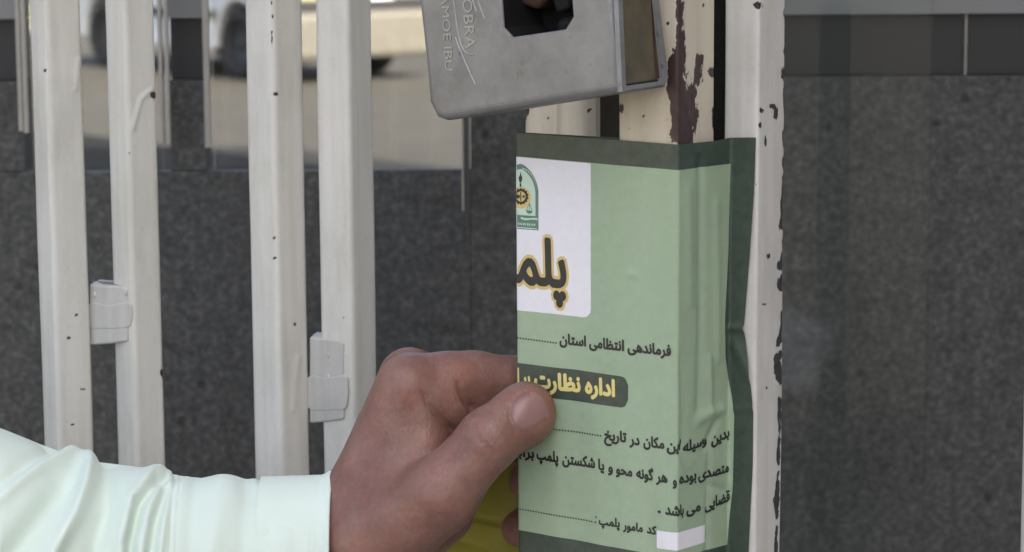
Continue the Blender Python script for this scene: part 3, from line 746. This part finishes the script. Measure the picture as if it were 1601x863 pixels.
    def inkspans(body, bold, st):        # printed area, swept in thin rows, thickened by the weight of the face
        E = np.concatenate([np.concatenate([p, np.roll(p, -1, 0)], 1) for p in outlines(body)])
        nrg = 10; sh = [(0, 0)] + [(bold * math.cos(2 * math.pi * i / nrg), bold * math.sin(2 * math.pi * i / nrg)) for i in range(nrg)] if bold else [(0, 0)]
        out = []
        for r in np.arange(E[:, 1].min() - bold, E[:, 1].max() + bold, st):
            sp = []
            for dx, dy in sh:
                y = r + st / 2 - dy
                up = (E[:, 1] <= y) & (E[:, 3] > y); dn = (E[:, 3] <= y) & (E[:, 1] > y); m = up | dn
                if not m.any(): continue
                e = E[m]; x = e[:, 0] + (y - e[:, 1]) / (e[:, 3] - e[:, 1]) * (e[:, 2] - e[:, 0]) + dx; wd = np.where(up[m], 1, -1)
                o = np.argsort(x); wn = 0; x0 = 0
                for q in o:
                    if wn == 0: x0 = x[q]
                    wn += wd[q]
                    if wn == 0: sp.append((x0, x[q]))
            sp.sort(); mg = []
            for a_, b_ in sp:
                if mg and a_ <= mg[-1][1]: mg[-1][1] = max(mg[-1][1], b_)
                else: mg.append([a_, b_])
            out += [(a_, b_, r, r + st) for a_, b_ in mg]
        return np.array(out), (E[:, 0].min(), E[:, 0].max())
    def ink(body, rt, lf, h_px, m, bold=.045, off=.0003, name='lettering', st=.018):
        sp, ref = inkspans(body, bold, st)
        uR, vR = uv(*rt); uL, vL = uv(*lf)
        hv = uv(rt[0], rt[1] - h_px)[1] - uv(rt[0], rt[1])[1]
        k_ = (uR - uL) / (ref[1] - ref[0]); Vq = []; cuts = np.sort(np.array([-LL - .002, -LL - .001, -LL, -LL + .001, -LL + .002, -.001, 0., .001, LR[0]] + list(np.arange(-.07, .035, .0022))))
        for a_, b_, y0, y1 in sp:
            ua, ub = uL + (a_ - ref[0]) * k_, uL + (b_ - ref[0]) * k_
            us = np.concatenate([[ua], cuts[(cuts > ua) & (cuts < ub)], [ub]])
            f = lambda u, y: vL + (vR - vL) * (u - uL) / (uR - uL) + y / .72 * hv
            for p0, p1 in zip(us[:-1], us[1:]): Vq += [(p0, f(p0, y0)), (p1, f(p1, y0)), (p1, f(p1, y1)), (p0, f(p0, y1))]
        c2 = np.array(Vq); q = onpaper(np.maximum(c2[:, 0], ULEFT + .001), c2[:, 1], off)
        return put(mesh(name, q, [(i, i + 1, i + 2, i + 3) for i in range(0, len(q), 4)], m), t)
    ink('فرماندهی انتظامی استان', (1049, 556), (876, 537), 16.5, mK)
    ink('اداره نظارت', (961, 619), (837, 604), 25, mY, .05, .0003, 'lettering', .012)
    ink('بر اماکن عمومی', (829, 603), (720, 590), 25, mY, .05, .0003, 'lettering', .012)
    def line2(words):
        for b, r_, l_, h in words: ink(b, r_, l_, h, mK)
    line2([('بدین', (1140, 683), (1112, 695), 16), ('وسیله', (1106, 693), (1069, 707), 16), ('این', (1065, 703), (1044, 704), 16), ('مکان', (1039, 701), (1006, 697), 16), ('در', (999, 696), (985, 694), 16), ('تاریخ', (979, 691), (946, 687), 16),
           ('متصدی', (1139, 737), (1093, 750), 16), ('بوده', (1089, 750), (1062, 756), 16), ('و', (1058, 759), (1053, 758), 16), ('هر', (1044, 754), (1027, 752), 16), ('گونه', (1021, 751), (995, 747), 16), ('محو', (988, 745), (964, 740), 16), ('و', (958, 738), (952, 737), 16), ('یا', (945, 735), (937, 733), 16),
           ('شکستن', (931, 731), (881, 724), 16), ('پلمپ', (874, 722), (840, 717), 16), ('برابر', (835, 716), (803, 711), 16),
           ('قضایی', (1141, 783), (1103, 797), 16), ('می', (1094, 798), (1073, 803), 16), ('باشد', (1068, 804), (1042, 803), 16), ('کد', (1026, 836), (1011, 833), 13), ('مامور', (1004, 832), (975, 827), 13), ('پلمپ', (969, 824), (938, 819), 13)])
    def quad(bmq, cx, cy, rx, ry):
        vs = [bmq.verts.new((*uv(cx + a * rx, cy + b * ry), 0)) for a, b in ((-.7, -.7), (.0, -1), (.7, -.7), (1, 0), (.7, .7), (0, 1), (-.7, .7), (-1, 0))]
        bmq.faces.new(vs)
    def dots(a, b, n, r, name='dotted_line'):
        bq = bmesh.new()
        for i in range(n):
            q = i / (n - 1); quad(bq, a[0] + (b[0] - a[0]) * q, a[1] + (b[1] - a[1]) * q, r, r)
        c2 = np.array([v.co for v in bq.verts]); q = onpaper(c2[:, 0], c2[:, 1], .0003)
        for v, p in zip(bq.verts, q): v.co = p
        nn = bpy.data.meshes.new(name); bq.to_mesh(nn); bq.free(); put(link(name, nn, mK), t)
    dots((870, 536), (810, 528), 15, 1.35); dots((940, 681), (851, 668), 22, 1.35); dots((926, 815), (810, 795), 29, 1.25)
    dots((1032, 800), (1031, 799.8), 2, 2.2, 'full_stop'); dots((933, 808), (932, 816), 2, 1.4, 'colon')
    # --- title
    for offx, m, o_, nm in ((.085, mO, .00024, 'title_outline'), (.03, mK, .00034, 'title')):
        ink('پلمپ', (884, 449), (738, 430), 72, m, offx, o_, nm, .007)
    # --- emblem: arch, cog wheel, torch, scales, scroll
    def decal(name, polys, off, m):
        bq = bmesh.new()
        for pl in polys:
            vs = [bq.verts.new((*uv(*p), 0)) for p in pl]
            try: bq.faces.new(vs)
            except ValueError: pass
        bmesh.ops.triangulate(bq, faces=bq.faces)
        for x in (-LL - .001, -LL, -LL + .001, -LL + .002, -LL + .004):
            bmesh.ops.bisect_plane(bq, geom=bq.verts[:] + bq.edges[:] + bq.faces[:], plane_co=(x, 0, 0), plane_no=(1, 0, 0))
        c2 = np.array([v.co for v in bq.verts]); q = onpaper(c2[:, 0], c2[:, 1], off)
        for v, p in zip(bq.verts, q): v.co = p
        nn = bpy.data.meshes.new(name); bq.to_mesh(nn); bq.free(); return link(name, nn, m)
    ex, ey = 814.5, 310
    def arch(w_, top_, bot_, sh=0):
        L = []
        for i in range(13):
            q = i / 12; x = w_ * math.sin(q * math.pi / 2); y = top_ + (300 - top_) * (1 - math.cos(q * math.pi / 2)) ** .8
            L.append((x, y))
        R_ = [(ex + x, y + x * .07) for x, y in L] + [(ex + w_, bot_ + w_ * .07)]
        Lf = [(ex - w_, bot_ - w_ * .07)] + [(ex - x, y - x * .07) for x, y in reversed(L[1:])]
        return R_ + Lf
    E0 = put(decal('emblem', [arch(28, 256, 358)], .00026, mE), t)
    def part(name, polys, off, m):
        o = decal(name, polys, off, m); o.parent = E0; o.matrix_parent_inverse = E0.matrix_parent_inverse.copy()
        o.matrix_parent_inverse = Matrix.Identity(4); return o
    def ringpoly(cx, cy, r, n=24, cog=0, asp=.92):
        return [(cx + asp * (r + (cog if i % 2 else 0)) * math.cos(2 * math.pi * i / n), cy + (r + (cog if i % 2 else 0)) * math.sin(2 * math.pi * i / n)) for i in range(n)]
    part('emblem_field', [arch(23.5, 264, 336)], .00031, mP)
    part('emblem_band_letters', [[(ex + 25.8 * math.sin(a), 300 - 40 * math.cos(a) + 1.8), (ex + 25.8 * math.sin(a + .07), 300 - 40 * math.cos(a + .07) + 1.8), (ex + 25.8 * math.sin(a + .06), 300 - 40 * math.cos(a + .06) + 4.6), (ex + 25.8 * math.sin(a), 300 - 40 * math.cos(a) + 4.6)] for a in [i * .12 for i in range(1, 12)]], .00032, mP)
    part('emblem_glow', [ringpoly(ex + 1, 309, 17)], .00035, mO)
    part('emblem_cog', [ringpoly(ex + 1, 307, 11.5, 28, 2.2)], .00039, mK)
    part('emblem_hub', [ringpoly(ex + 1, 307, 8)], .00043, mO)
    part('emblem_hub_mark', [[(ex, 300), (ex + 1.8, 300), (ex + 1.8, 314), (ex, 314)], ringpoly(ex - 3.5, 307, 3.4, 12), ringpoly(ex + 5.4, 307, 2.2, 12)], .00047, mK)
    part('emblem_torch', [[(ex - 1.5, 285), (ex - 3, 278), (ex - 1, 274), (ex, 268), (ex + 1.4, 274), (ex + 3, 278), (ex + 1.5, 285)], [(ex - 1.3, 286), (ex + 1.3, 286), (ex + 1.3, 292), (ex - 1.3, 292)]], .00035, mK)
    part('emblem_scales', [[(828.3, 317), (829, 317), (833.3, 328.5), (832.3, 329)], [(828.3, 317), (829, 317), (824.5, 329), (823.5, 328.5)], [(823, 328.5), (834, 329.5), (832, 333), (828, 334.5), (825, 332.5)], [(828.2, 317), (829, 317), (829, 334), (828.2, 334)]], .00035, mE)
    part('emblem_scroll', [[(815, 339), (822, 341), (834, 340.5), (841, 341), (841, 344), (834, 343.2), (822, 344), (815, 342)], ], .00033, mP)
    part('emblem_scroll_text', [[(x, 348 + (x - 814) * .07), (x + 1.7, 348 + (x - 812) * .07), (x + 1.9, 352 + (x - 812) * .07), (x - .2, 351 + (x - 814) * .07)] for x in (811, 814.5, 818, 821, 825, 828, 832, 835.5)] + [[(809, 354.5), (840, 356.8), (840, 358.2), (809, 356)]], .00033, mP)
seal()

# ================================================================== PERSON: hand (one continuous surface), sleeve, thumbnail
def J(px, py, Y): return np.array(P(px, py, Y))
def rcone(Pn, a, b, r1, r2):
    ba = b - a; l2 = ba @ ba; rr = r1 - r2; a2 = l2 - rr * rr; il2 = 1 / l2
    pa = Pn - a; y = pa @ ba; z = y - l2
    x2 = ((pa * l2 - y[:, None] * ba) ** 2).sum(1); y2 = y * y * l2; z2 = z * z * l2
    k = np.sign(rr) * rr * rr * x2
    d = (np.sqrt(x2 * a2 * il2) + y * rr) * il2 - r1
    d = np.where(np.sign(z) * a2 * z2 > k, np.sqrt(x2 + z2) * il2 - r2, d)
    d = np.where(np.sign(y) * a2 * y2 < k, np.sqrt(x2 + y2) * il2 - r1, d)
    return d
def smin(a, b, k):
    h = np.clip(.5 + .5 * (b - a) / k, 0, 1); return b * (1 - h) + a * h - k * h * (1 - h)
def smax(a, b, k): return -smin(-a, -b, k)
mm = .001
HJ = dict(
    W1=J(556, 824, .047), W2=J(550, 838, .063), W3=J(556, 850, .080), FA=J(330, 878, .050), FB=J(330, 880, .062),
    K1=J(638, 606, .048), K2=J(640, 592, .068), K3=J(648, 606, .087), K4=J(656, 640, .104),
    I2=J(738, 596, .062), I3=J(845, 594, .0715), I4=J(880, 650, .068), I5=J(838, 705, .066),
    M2=J(838, 628, .092), M3=J(862, 720, .090), M4=J(826, 752, .086),
    R2=J(838, 690, .108), R3=J(850, 790, .106), R4=J(813, 826, .098),
    L2=J(800, 740, .122), L3=J(815, 830, .120), L4=J(785, 866, .116),
    T0=J(588, 850, .032), T1=J(688, 774, .018), T2=J(765, 686, .021), T3=J(822, 641, .0295), T3b=J(818, 655, .028))
def hand_sdf(Pn):
    H = HJ
    d = rcone(Pn, H['FA'], H['W1'], 23 * mm, 20.5 * mm); d = smin(d, rcone(Pn, H['FB'], H['W3'], 23 * mm, 18 * mm), 10 * mm)
    for a, b, r1, r2 in (('W1', 'K1', 18, 13.2), ('W2', 'K2', 19, 13), ('W3', 'K3', 18, 12), ('W3', 'K4', 18, 11)):
        d = smin(d, rcone(Pn, H[a], H[b], r1 * mm, r2 * mm), 9 * mm)
    d = smin(d, rcone(Pn, H['T0'], H['T1'], 19 * mm, 15 * mm), 12 * mm)
    # web between thumb and index, thenar
    d = smin(d, rcone(Pn, J(600, 770, .040), J(668, 690, .042), 15 * mm, 9 * mm), 10 * mm)
    d = smin(d, rcone(Pn, J(620, 830, .060), J(690, 800, .070), 20 * mm, 14 * mm), 12 * mm)
    th = rcone(Pn, H['T1'], H['T2'], 14.2 * mm, 12.2 * mm)
    th = smin(th, rcone(Pn, H['T2'], H['T3'], 12.4 * mm, 11.6 * mm), 4 * mm)
    th = smin(th, rcone(Pn, H['T3b'], J(834, 652, .030), 11.5 * mm, 7.5 * mm), 6 * mm)
    d = smin(d, th, 6 * mm)
    def finger(chain, k):
        f = None
        for (a, b, r1, r2) in chain:
            g = rcone(Pn, H[a], H[b], r1 * mm, r2 * mm); f = g if f is None else smin(f, g, 3 * mm)
        return smin(d, f, k)
    d = finger((('K1', 'I2', 12.6, 11.6), ('I2', 'I3', 11.8, 10.2), ('I3', 'I4', 10, 9), ('I4', 'I5', 9, 8)), 3.5 * mm)
    d = finger((('K2', 'M2', 12, 11), ('M2', 'M3', 11, 9.5), ('M3', 'M4', 9.5, 8.5)), 3 * mm)
    d = finger((('K3', 'R2', 11, 10), ('R2', 'R3', 10, 9), ('R3', 'R4', 9, 8.2)), 3 * mm)
    d = finger((('K4', 'L2', 10, 9), ('L2', 'L3', 9, 8), ('L3', 'L4', 8, 7.4)), 3 * mm)
    d = smin(d, rcone(Pn, J(668, 636, .049), J(700, 640, .051), 12.5 * mm, 10.5 * mm), 5 * mm)
    d = smin(d, rcone(Pn, J(645, 601, .056), J(745, 594, .062), 12.4 * mm, 11.8 * mm), 3 * mm)
    d = smin(d, rcone(Pn, J(700, 622, .057), J(760, 618, .064), 11.5 * mm, 10.5 * mm), 3 * mm)
    # knuckle bulges
    for c, r in ((J(700, 598, .055), 11.6),):
        d = smin(d, np.linalg.norm(Pn - c, axis=1) - r * mm, 5 * mm)
    # skin creases (cut along photo polylines, as deep as the skin there)
    def crease(pts, r, dep, k=1.5):       # a groove that follows the skin: the axis is dropped onto the surface seen there
        nonlocal d
        g = None
        for i_, (a, b) in enumerate(zip(pts[:-1], pts[1:])):
            q = r * mm * min(1.25, .35 + .13 * i_); e = rcone(Pn, a, b, q, q * .98); g = e if g is None else np.minimum(g, e)
        d = smax(d, -g, k * mm)
    for pts, r, k in CREASES: crease(pts, r, 0, k)
    # nail bed
    return d
CREASES = []
def on_skin(pts, dep):
    D = np.array([list(ray(*q)) for q in pts]); D /= np.linalg.norm(D, axis=1)[:, None]; t = np.full(len(D), .93)
    for _ in range(70): t += np.clip(hand_sdf(CAMn + D * t[:, None]), -.01, .02) * .85
    return list(CAMn + D * (t + dep * mm)[:, None])
def add_creases():
    L = [([(806, 674), (803, 668), (797, 652), (799, 634), (808, 619), (822, 610)], .55, 1.0, .1), ([(660, 612), (669, 631), (683, 647), (698, 665), (706, 672)], 1.4, 1.2, .25), ([(716, 598), (719, 610), (727, 624), (738, 638)], 1.5, 1.2, .25),
         ([(738, 662), (746, 682), (762, 700), (775, 712)], .7, 1.6, -.35), ([(749, 656), (758, 676), (774, 695)], .6, 1.4, -.35), ([(757, 652), (768, 672), (782, 688)], .5, 1.2, -.35)]
    out = []
    for pts, r, k, dep in L:
        q = []
        for (a, b), (c, e) in zip(pts[:-1], pts[1:]):
            for i in range(3): q.append((a + (c - a) * i / 3, b + (e - b) * i / 3))
        q.append(pts[-1]); out.append((on_skin(q, dep), r, k))
    CREASES.extend(out)
def surface_nets(fn, lo, hi, h):
    n = np.ceil((hi - lo) / h).astype(int) + 1
    ax = [lo[i] + h * np.arange(n[i]) for i in range(3)]
    D = np.zeros(n, np.float64)
    for i in range(n[0]):
        yy, zz = np.meshgrid(ax[1], ax[2], indexing='ij')
        pn = np.stack([np.full(yy.size, ax[0][i]), yy.ravel(), zz.ravel()], 1)
        D[i] = fn(pn).reshape(n[1], n[2])
    ins = D < 0
    cs = np.zeros(n - 1, int)
    for a in (0, 1):
        for b in (0, 1):
            for c in (0, 1): cs += ins[a:n[0] - 1 + a, b:n[1] - 1 + b, c:n[2] - 1 + c]
    act = (cs > 0) & (cs < 8); idx = -np.ones(n - 1, int); cells = np.argwhere(act); idx[act] = np.arange(len(cells))
    acc = np.zeros((len(cells), 3)); cnt = np.zeros(len(cells))
    cor = [(a, b, c) for a in (0, 1) for b in (0, 1) for c in (0, 1)]
    for p in cor:
        for ax_ in range(3):
            if p[ax_] == 0:
                q = list(p); q[ax_] = 1
                dp = D[cells[:, 0] + p[0], cells[:, 1] + p[1], cells[:, 2] + p[2]]; dq = D[cells[:, 0] + q[0], cells[:, 1] + q[1], cells[:, 2] + q[2]]
                m = (dp < 0) != (dq < 0); t = np.where(m, dp / (dp - dq + 1e-20), 0)
                pos = np.tile(np.array(p, float), (len(cells), 1)); pos[:, ax_] += t
                acc[m] += pos[m]; cnt[m] += 1
    V = lo + h * (cells + acc / cnt[:, None])
    F = []
    for ax_ in range(3):
        b, c = (ax_ + 1) % 3, (ax_ + 2) % 3
        sl0 = [slice(None)] * 3; sl1 = [slice(None)] * 3; sl0[ax_] = slice(0, -1); sl1[ax_] = slice(1, None)
        ch = np.argwhere(ins[tuple(sl0)] != ins[tuple(sl1)])
        ch = ch[(ch[:, b] > 0) & (ch[:, c] > 0) & (ch[:, b] < n[b] - 1) & (ch[:, c] < n[c] - 1)]
        def cell(db, dc):
            q = ch.copy(); q[:, b] -= db; q[:, c] -= dc; return idx[q[:, 0], q[:, 1], q[:, 2]]
        qd = np.stack([cell(1, 1), cell(0, 1), cell(0, 0), cell(1, 0)], 1)
        fl = ins[ch[:, 0], ch[:, 1], ch[:, 2]]
        qd[~fl] = qd[~fl][:, ::-1]; F.append(qd)
    F = np.concatenate(F); F = F[(F >= 0).all(1)]
    return V, F
def person():
    a = N('skin'); f = a.noise(48, 5, .6); g = a.noise(420, 4, .6)
    c = a.ramp(f, [(.28, (.168, .078, .059)), (.72, (.275, .155, .124))])
    c = a.mix(.6, c, a.ramp(g, [(.3, (.80, .77, .75)), (.7, (1.12, 1.12, 1.12))]), 'MULTIPLY')
    c = a.mix(.6, c, a.ramp(a.noise(110, 4, .65), [(.35, (1.12, .92, .88)), (.65, (.94, 1.03, 1.04))]), 'MULTIPLY')
    at = a.n('Attribute', attribute_name='blush'); c = a.mix(a.math('MULTIPLY', at.outputs['Fac'], .55), c, (.36, .15, .115))
    a.color(c); a.set(Roughness=.44, Subsurface_Weight=.12, Subsurface_Scale=.004)
    a.b.inputs['Subsurface Radius'].default_value = (1, .35, .2)
    vo = a.n('TexVoronoi', feature='DISTANCE_TO_EDGE'); vo.inputs['Scale'].default_value = 520; a.l(a.co((1, 1, .6)), vo.inputs['Vector'])
    b = a.bump(vo.outputs['Distance'], .4, .0007); b = a.bump(a.noise(160, 4), .3, .0010, b); a.bump(a.noise(900, 3), .25, .0004, b); M['skin'] = a.m
    a = N('thumb_nail'); a.color(a.ramp(a.noise(90, 3), [(.3, (.25, .135, .125)), (.7, (.30, .165, .155))])); a.set(Roughness=.28, Subsurface_Weight=.1, Subsurface_Scale=.002); M['nail'] = a.m
    lo = J(330, 960, -.01); hi = J(935, 500, .15)
    lo = np.array([J(380, 900, .1)[0], -.012, J(600, 985, .0)[2]]); hi = np.array([J(905, 600, .1)[0] + .006, .150, J(640, 500, .0)[2] + .004])
    add_creases()
    V, F = surface_nets(hand_sdf, lo, hi, .00095)
    o = mesh('person', V, F, M['skin'], None, True)
    bl = np.zeros(len(V))
    for p_, r_ in ((J(842, 648, .024), .010), (HJ['K1'], .010), (J(720, 580, .050), .007), (HJ['T2'], .007), (HJ['R4'], .012), (HJ['M4'], .012)): bl += np.exp(-((V - p_) ** 2).sum(1) / r_ ** 2)
    at = o.data.attributes.new('blush', 'FLOAT', 'POINT'); at.data.foreach_set('value', np.clip(bl, 0, 1).astype(np.float32))
    tag(o, 'hand of a person in a pale mint shirt pinching the edge of the green seal', 'person')
    # thumb nail laid on the skin
    gu, gv = np.meshgrid(np.linspace(-1, 1, 41), np.linspace(-1, 1, 41))
    rad = np.maximum(np.abs(gu), np.abs(gv)); ln = np.hypot(gu, gv) + 1e-9
    cl = .75
    du, dv = gu * (1 - cl + cl * rad / ln), gv * (1 - cl + cl * rad / ln)
    axx = np.array((.86, -.51)); ayy = np.array((.51, .86))
    px = 825 + 30 * du * axx[0] + 28 * dv * ayy[0]; py = 644 + 29 * du * axx[1] + 28 * dv * ayy[1]
    D = np.array([list(ray(x, y)) for x, y in zip(px.ravel(), py.ravel())]); D /= np.linalg.norm(D, axis=1)[:, None]
    t = np.full(len(D), .93)
    for _ in range(60): t += np.clip(hand_sdf(CAMn + D * t[:, None]), -.01, .02) * .9
    q = CAMn + D * t[:, None]
    e = 2e-4
    nr = np.stack([hand_sdf(q + np.eye(3)[i] * e) - hand_sdf(q - np.eye(3)[i] * e) for i in range(3)], 1); nr /= np.linalg.norm(nr, axis=1)[:, None] + 1e-9
    lift = (.00042 - .0009 * (rad.ravel() ** 8) * (du.ravel() < .6))
    q = q + nr * lift[:, None]
    k = 41
    n_ = mesh('fingernail', q, [(i * k + j, i * k + j + 1, (i + 1) * k + j + 1, (i + 1) * k + j) for i in range(k - 1) for j in range(k - 1)], M['nail'], o, True)
    # ---- sleeve
    a = N('mint_shirt_cloth')
    c = a.ramp(a.noise(30, 4), [(.3, (.665, .78, .695)), (.7, (.705, .815, .735))])
    a.color(c); a.set(Roughness=.75, Sheen_Weight=.15, Subsurface_Weight=.0)
    wv = a.n('TexWave', wave_type='BANDS'); wv.inputs['Scale'].default_value = 900; a.l(a.co(), wv.inputs['Vector'])
    b = a.bump(wv.outputs['Fac'], .06, .0003); a.bump(a.noise(60, 4), .25, .0015, b); M['shirt'] = a.m
    cx = [-700, -300, 0, 60, 130, 230, 275, 330, 400, 440, 490, 520]
    top = [470, 560, 662, 688, 714, 727, 738, 744, 749, 753, 745, 731]
    rp = [330, 290, 235, 215, 190, 160, 145, 138, 132, 128, 128, 126]
    NS, NP = 640, 260
    sx = np.linspace(-700, 521, NS); tp = np.interp(sx, cx, top); r_ = np.interp(sx, cx, rp)
    kk = np.exp(-np.linspace(-3, 3, 31) ** 2); kk /= kk.sum()
    sm = lambda z: np.convolve(np.pad(z, 15, mode='edge'), kk, 'valid')
    r_ = sm(r_); tp2 = sm(tp); Ym = .050
    V = np.zeros((NS, NP, 3)); sc = FPX / (1 + Ym)
    for i in range(NS):
        c0 = J(sx[i], tp2[i] + r_[i], Ym); rr = r_[i] / sc
        ph = np.linspace(0, 2 * np.pi, NP, endpoint=False)
        V[i, :, 0] = c0[0]; V[i, :, 1] = c0[1] - np.sin(ph) * min(rr * .95, .055); V[i, :, 2] = c0[2] + np.cos(ph) * rr
    pj = proj(V); fr = (V[:, :, 1] < Ym + .012)
    nx = np.roll(V, -1, 1) - np.roll(V, 1, 1); ns = np.gradient(V, axis=0); nr = np.cross(nx, ns); nr /= np.linalg.norm(nr, axis=2)[..., None] + 1e-9
    if (nr[300, 0, 2] < 0): nr = -nr
    disp = np.zeros((NS, NP))
    def ridge(pts, wd, h, sharp=1.0):
        nonlocal disp
        best = np.full((NS, NP), 1e9)
        for (ax_, ay), (bx, by) in zip(pts[:-1], pts[1:]):
            dx, dy = bx - ax_, by - ay; tq = np.clip(((pj[..., 0] - ax_) * dx + (pj[..., 1] - ay) * dy) / (dx * dx + dy * dy), 0, 1)
            best = np.minimum(best, (pj[..., 0] - ax_ - tq * dx) ** 2 + (pj[..., 1] - ay - tq * dy) ** 2)
        disp += fr * h * np.exp(-best / wd ** 2)
    ridge([(112, 690), (142, 725), (137, 752), (118, 807), (78, 870), (50, 930)], 13, .0055)
    ridge([(100, 760), (60, 815), (20, 870)], 22, -.0050)
    ridge([(128, 700), (70, 722), (0, 772), (-60, 830)], 12, .0042)
    ridge([(90, 700), (30, 735), (-30, 790)], 14, -.0034)
    ridge([(168, 735), (166, 790), (140, 900)], 17, -.0040)
    ridge([(286, 727), (240, 740), (206, 780), (188, 850), (190, 930)], 11, .0030)
    ridge([(280, 738), (246, 752), (219, 785), (204, 850), (206, 930)], 8, -.0036)
    ridge([(262, 768), (246, 810), (236, 870), (234, 930)], 9, -.0028)
    ridge([(245, 765), (228, 810), (220, 870)], 10, .0020)
    ridge([(268, 738), (259, 790), (250, 860), (250, 930)], 6, .0020)
    ridge([(274, 742), (268, 800), (262, 930)], 2.2, -.0005); ridge([(283, 740), (277, 800), (271, 930)], 1.4, -.0004)
    ridge([(400, 752), (420, 780), (431, 815), (434, 930)], 12, .0016)
    ridge([(418, 752), (434, 786), (440, 812)], 12, -.0022)
    ridge([(452, 742), (444, 772), (437, 800)], 11, -.0048)
    ridge([(474, 742), (458, 775), (448, 830), (446, 930)], 12, .0012)
    ridge([(350, 760), (336, 830), (330, 930)], 26, .0022); ridge([(305, 750), (300, 830), (296, 930)], 12, -.0010); ridge([(385, 770), (380, 860)], 14, -.0012)
    ridge([(514, 735), (512, 940)], 2.0, .0004); ridge([(492, 737), (490, 940)], 1.4, -.0005); ridge([(486, 738), (484, 940)], 1.2, -.0004)
    for q in range(16):
        x0 = rng.uniform(-150, 500); ridge([(x0, 730), (x0 + rng.uniform(-30, 30), 800), (x0 + rng.uniform(-50, 50), 900)], rng.uniform(14, 26), rng.uniform(-.0008, .0008))
    V += nr * disp[..., None]
    inner = V[-1] * 1; cen = inner.mean(0)
    rings = [V.reshape(-1, 3)]
    nring = NS
    for dx, sh in ((.0006, .985), (.0002, .955), (-.006, .945), (-.030, .93)):
        q = cen + (inner - cen) * sh; q[:, 0] += dx; rings.append(q); nring += 1
    VV = np.concatenate(rings)
    F = [(i * NP + j, i * NP + (j + 1) % NP, (i + 1) * NP + (j + 1) % NP, (i + 1) * NP + j) for i in range(nring - 1) for j in range(NP)]
    F.append(tuple(range(NP)))
    s_ = mesh('shirt_sleeve', VV, F, M['shirt'], o, True)
    bm = bmesh.new(); bm.from_mesh(s_.data); bmesh.ops.recalc_face_normals(bm, faces=bm.faces); bm.to_mesh(s_.data); bm.free()
    return o
person()
# yellow backing sheet held between palm and fingers
def backing():
    a = N('yellow_backing_paper'); a.color(a.ramp(a.noise(40, 4), [(.3, (.24, .215, .026)), (.7, (.31, .28, .04))])); a.set(Roughness=.5); a.bump(a.noise(50, 3), .3, .002)
    nu, nv = 40, 60
    V = []
    for i in range(nv):
        for j in range(nu):
            px = 690 + 135 * j / (nu - 1); py = 722 + 240 * i / (nv - 1)
            Y = .0895 + .004 * math.sin(j * .11 + i * .05) + .010 * (j / nu) * 0 + (.0022 * math.exp(-((py - 812 - (px - 750) * .22) / 4.0) ** 2)) + .0015 * math.exp(-((py - 856 - (px - 750) * .3) / 5) ** 2)
            V.append(P(px, py, Y + .012))
    F = [(i * nu + j, i * nu + j + 1, (i + 1) * nu + j + 1, (i + 1) * nu + j) for i in range(nv - 1) for j in range(nu - 1)]
    o = mesh('backing_paper', V, F, a.m, None, True)
    tag(o, 'small folded yellow paper held in the palm below the thumb', 'paper')
backing()
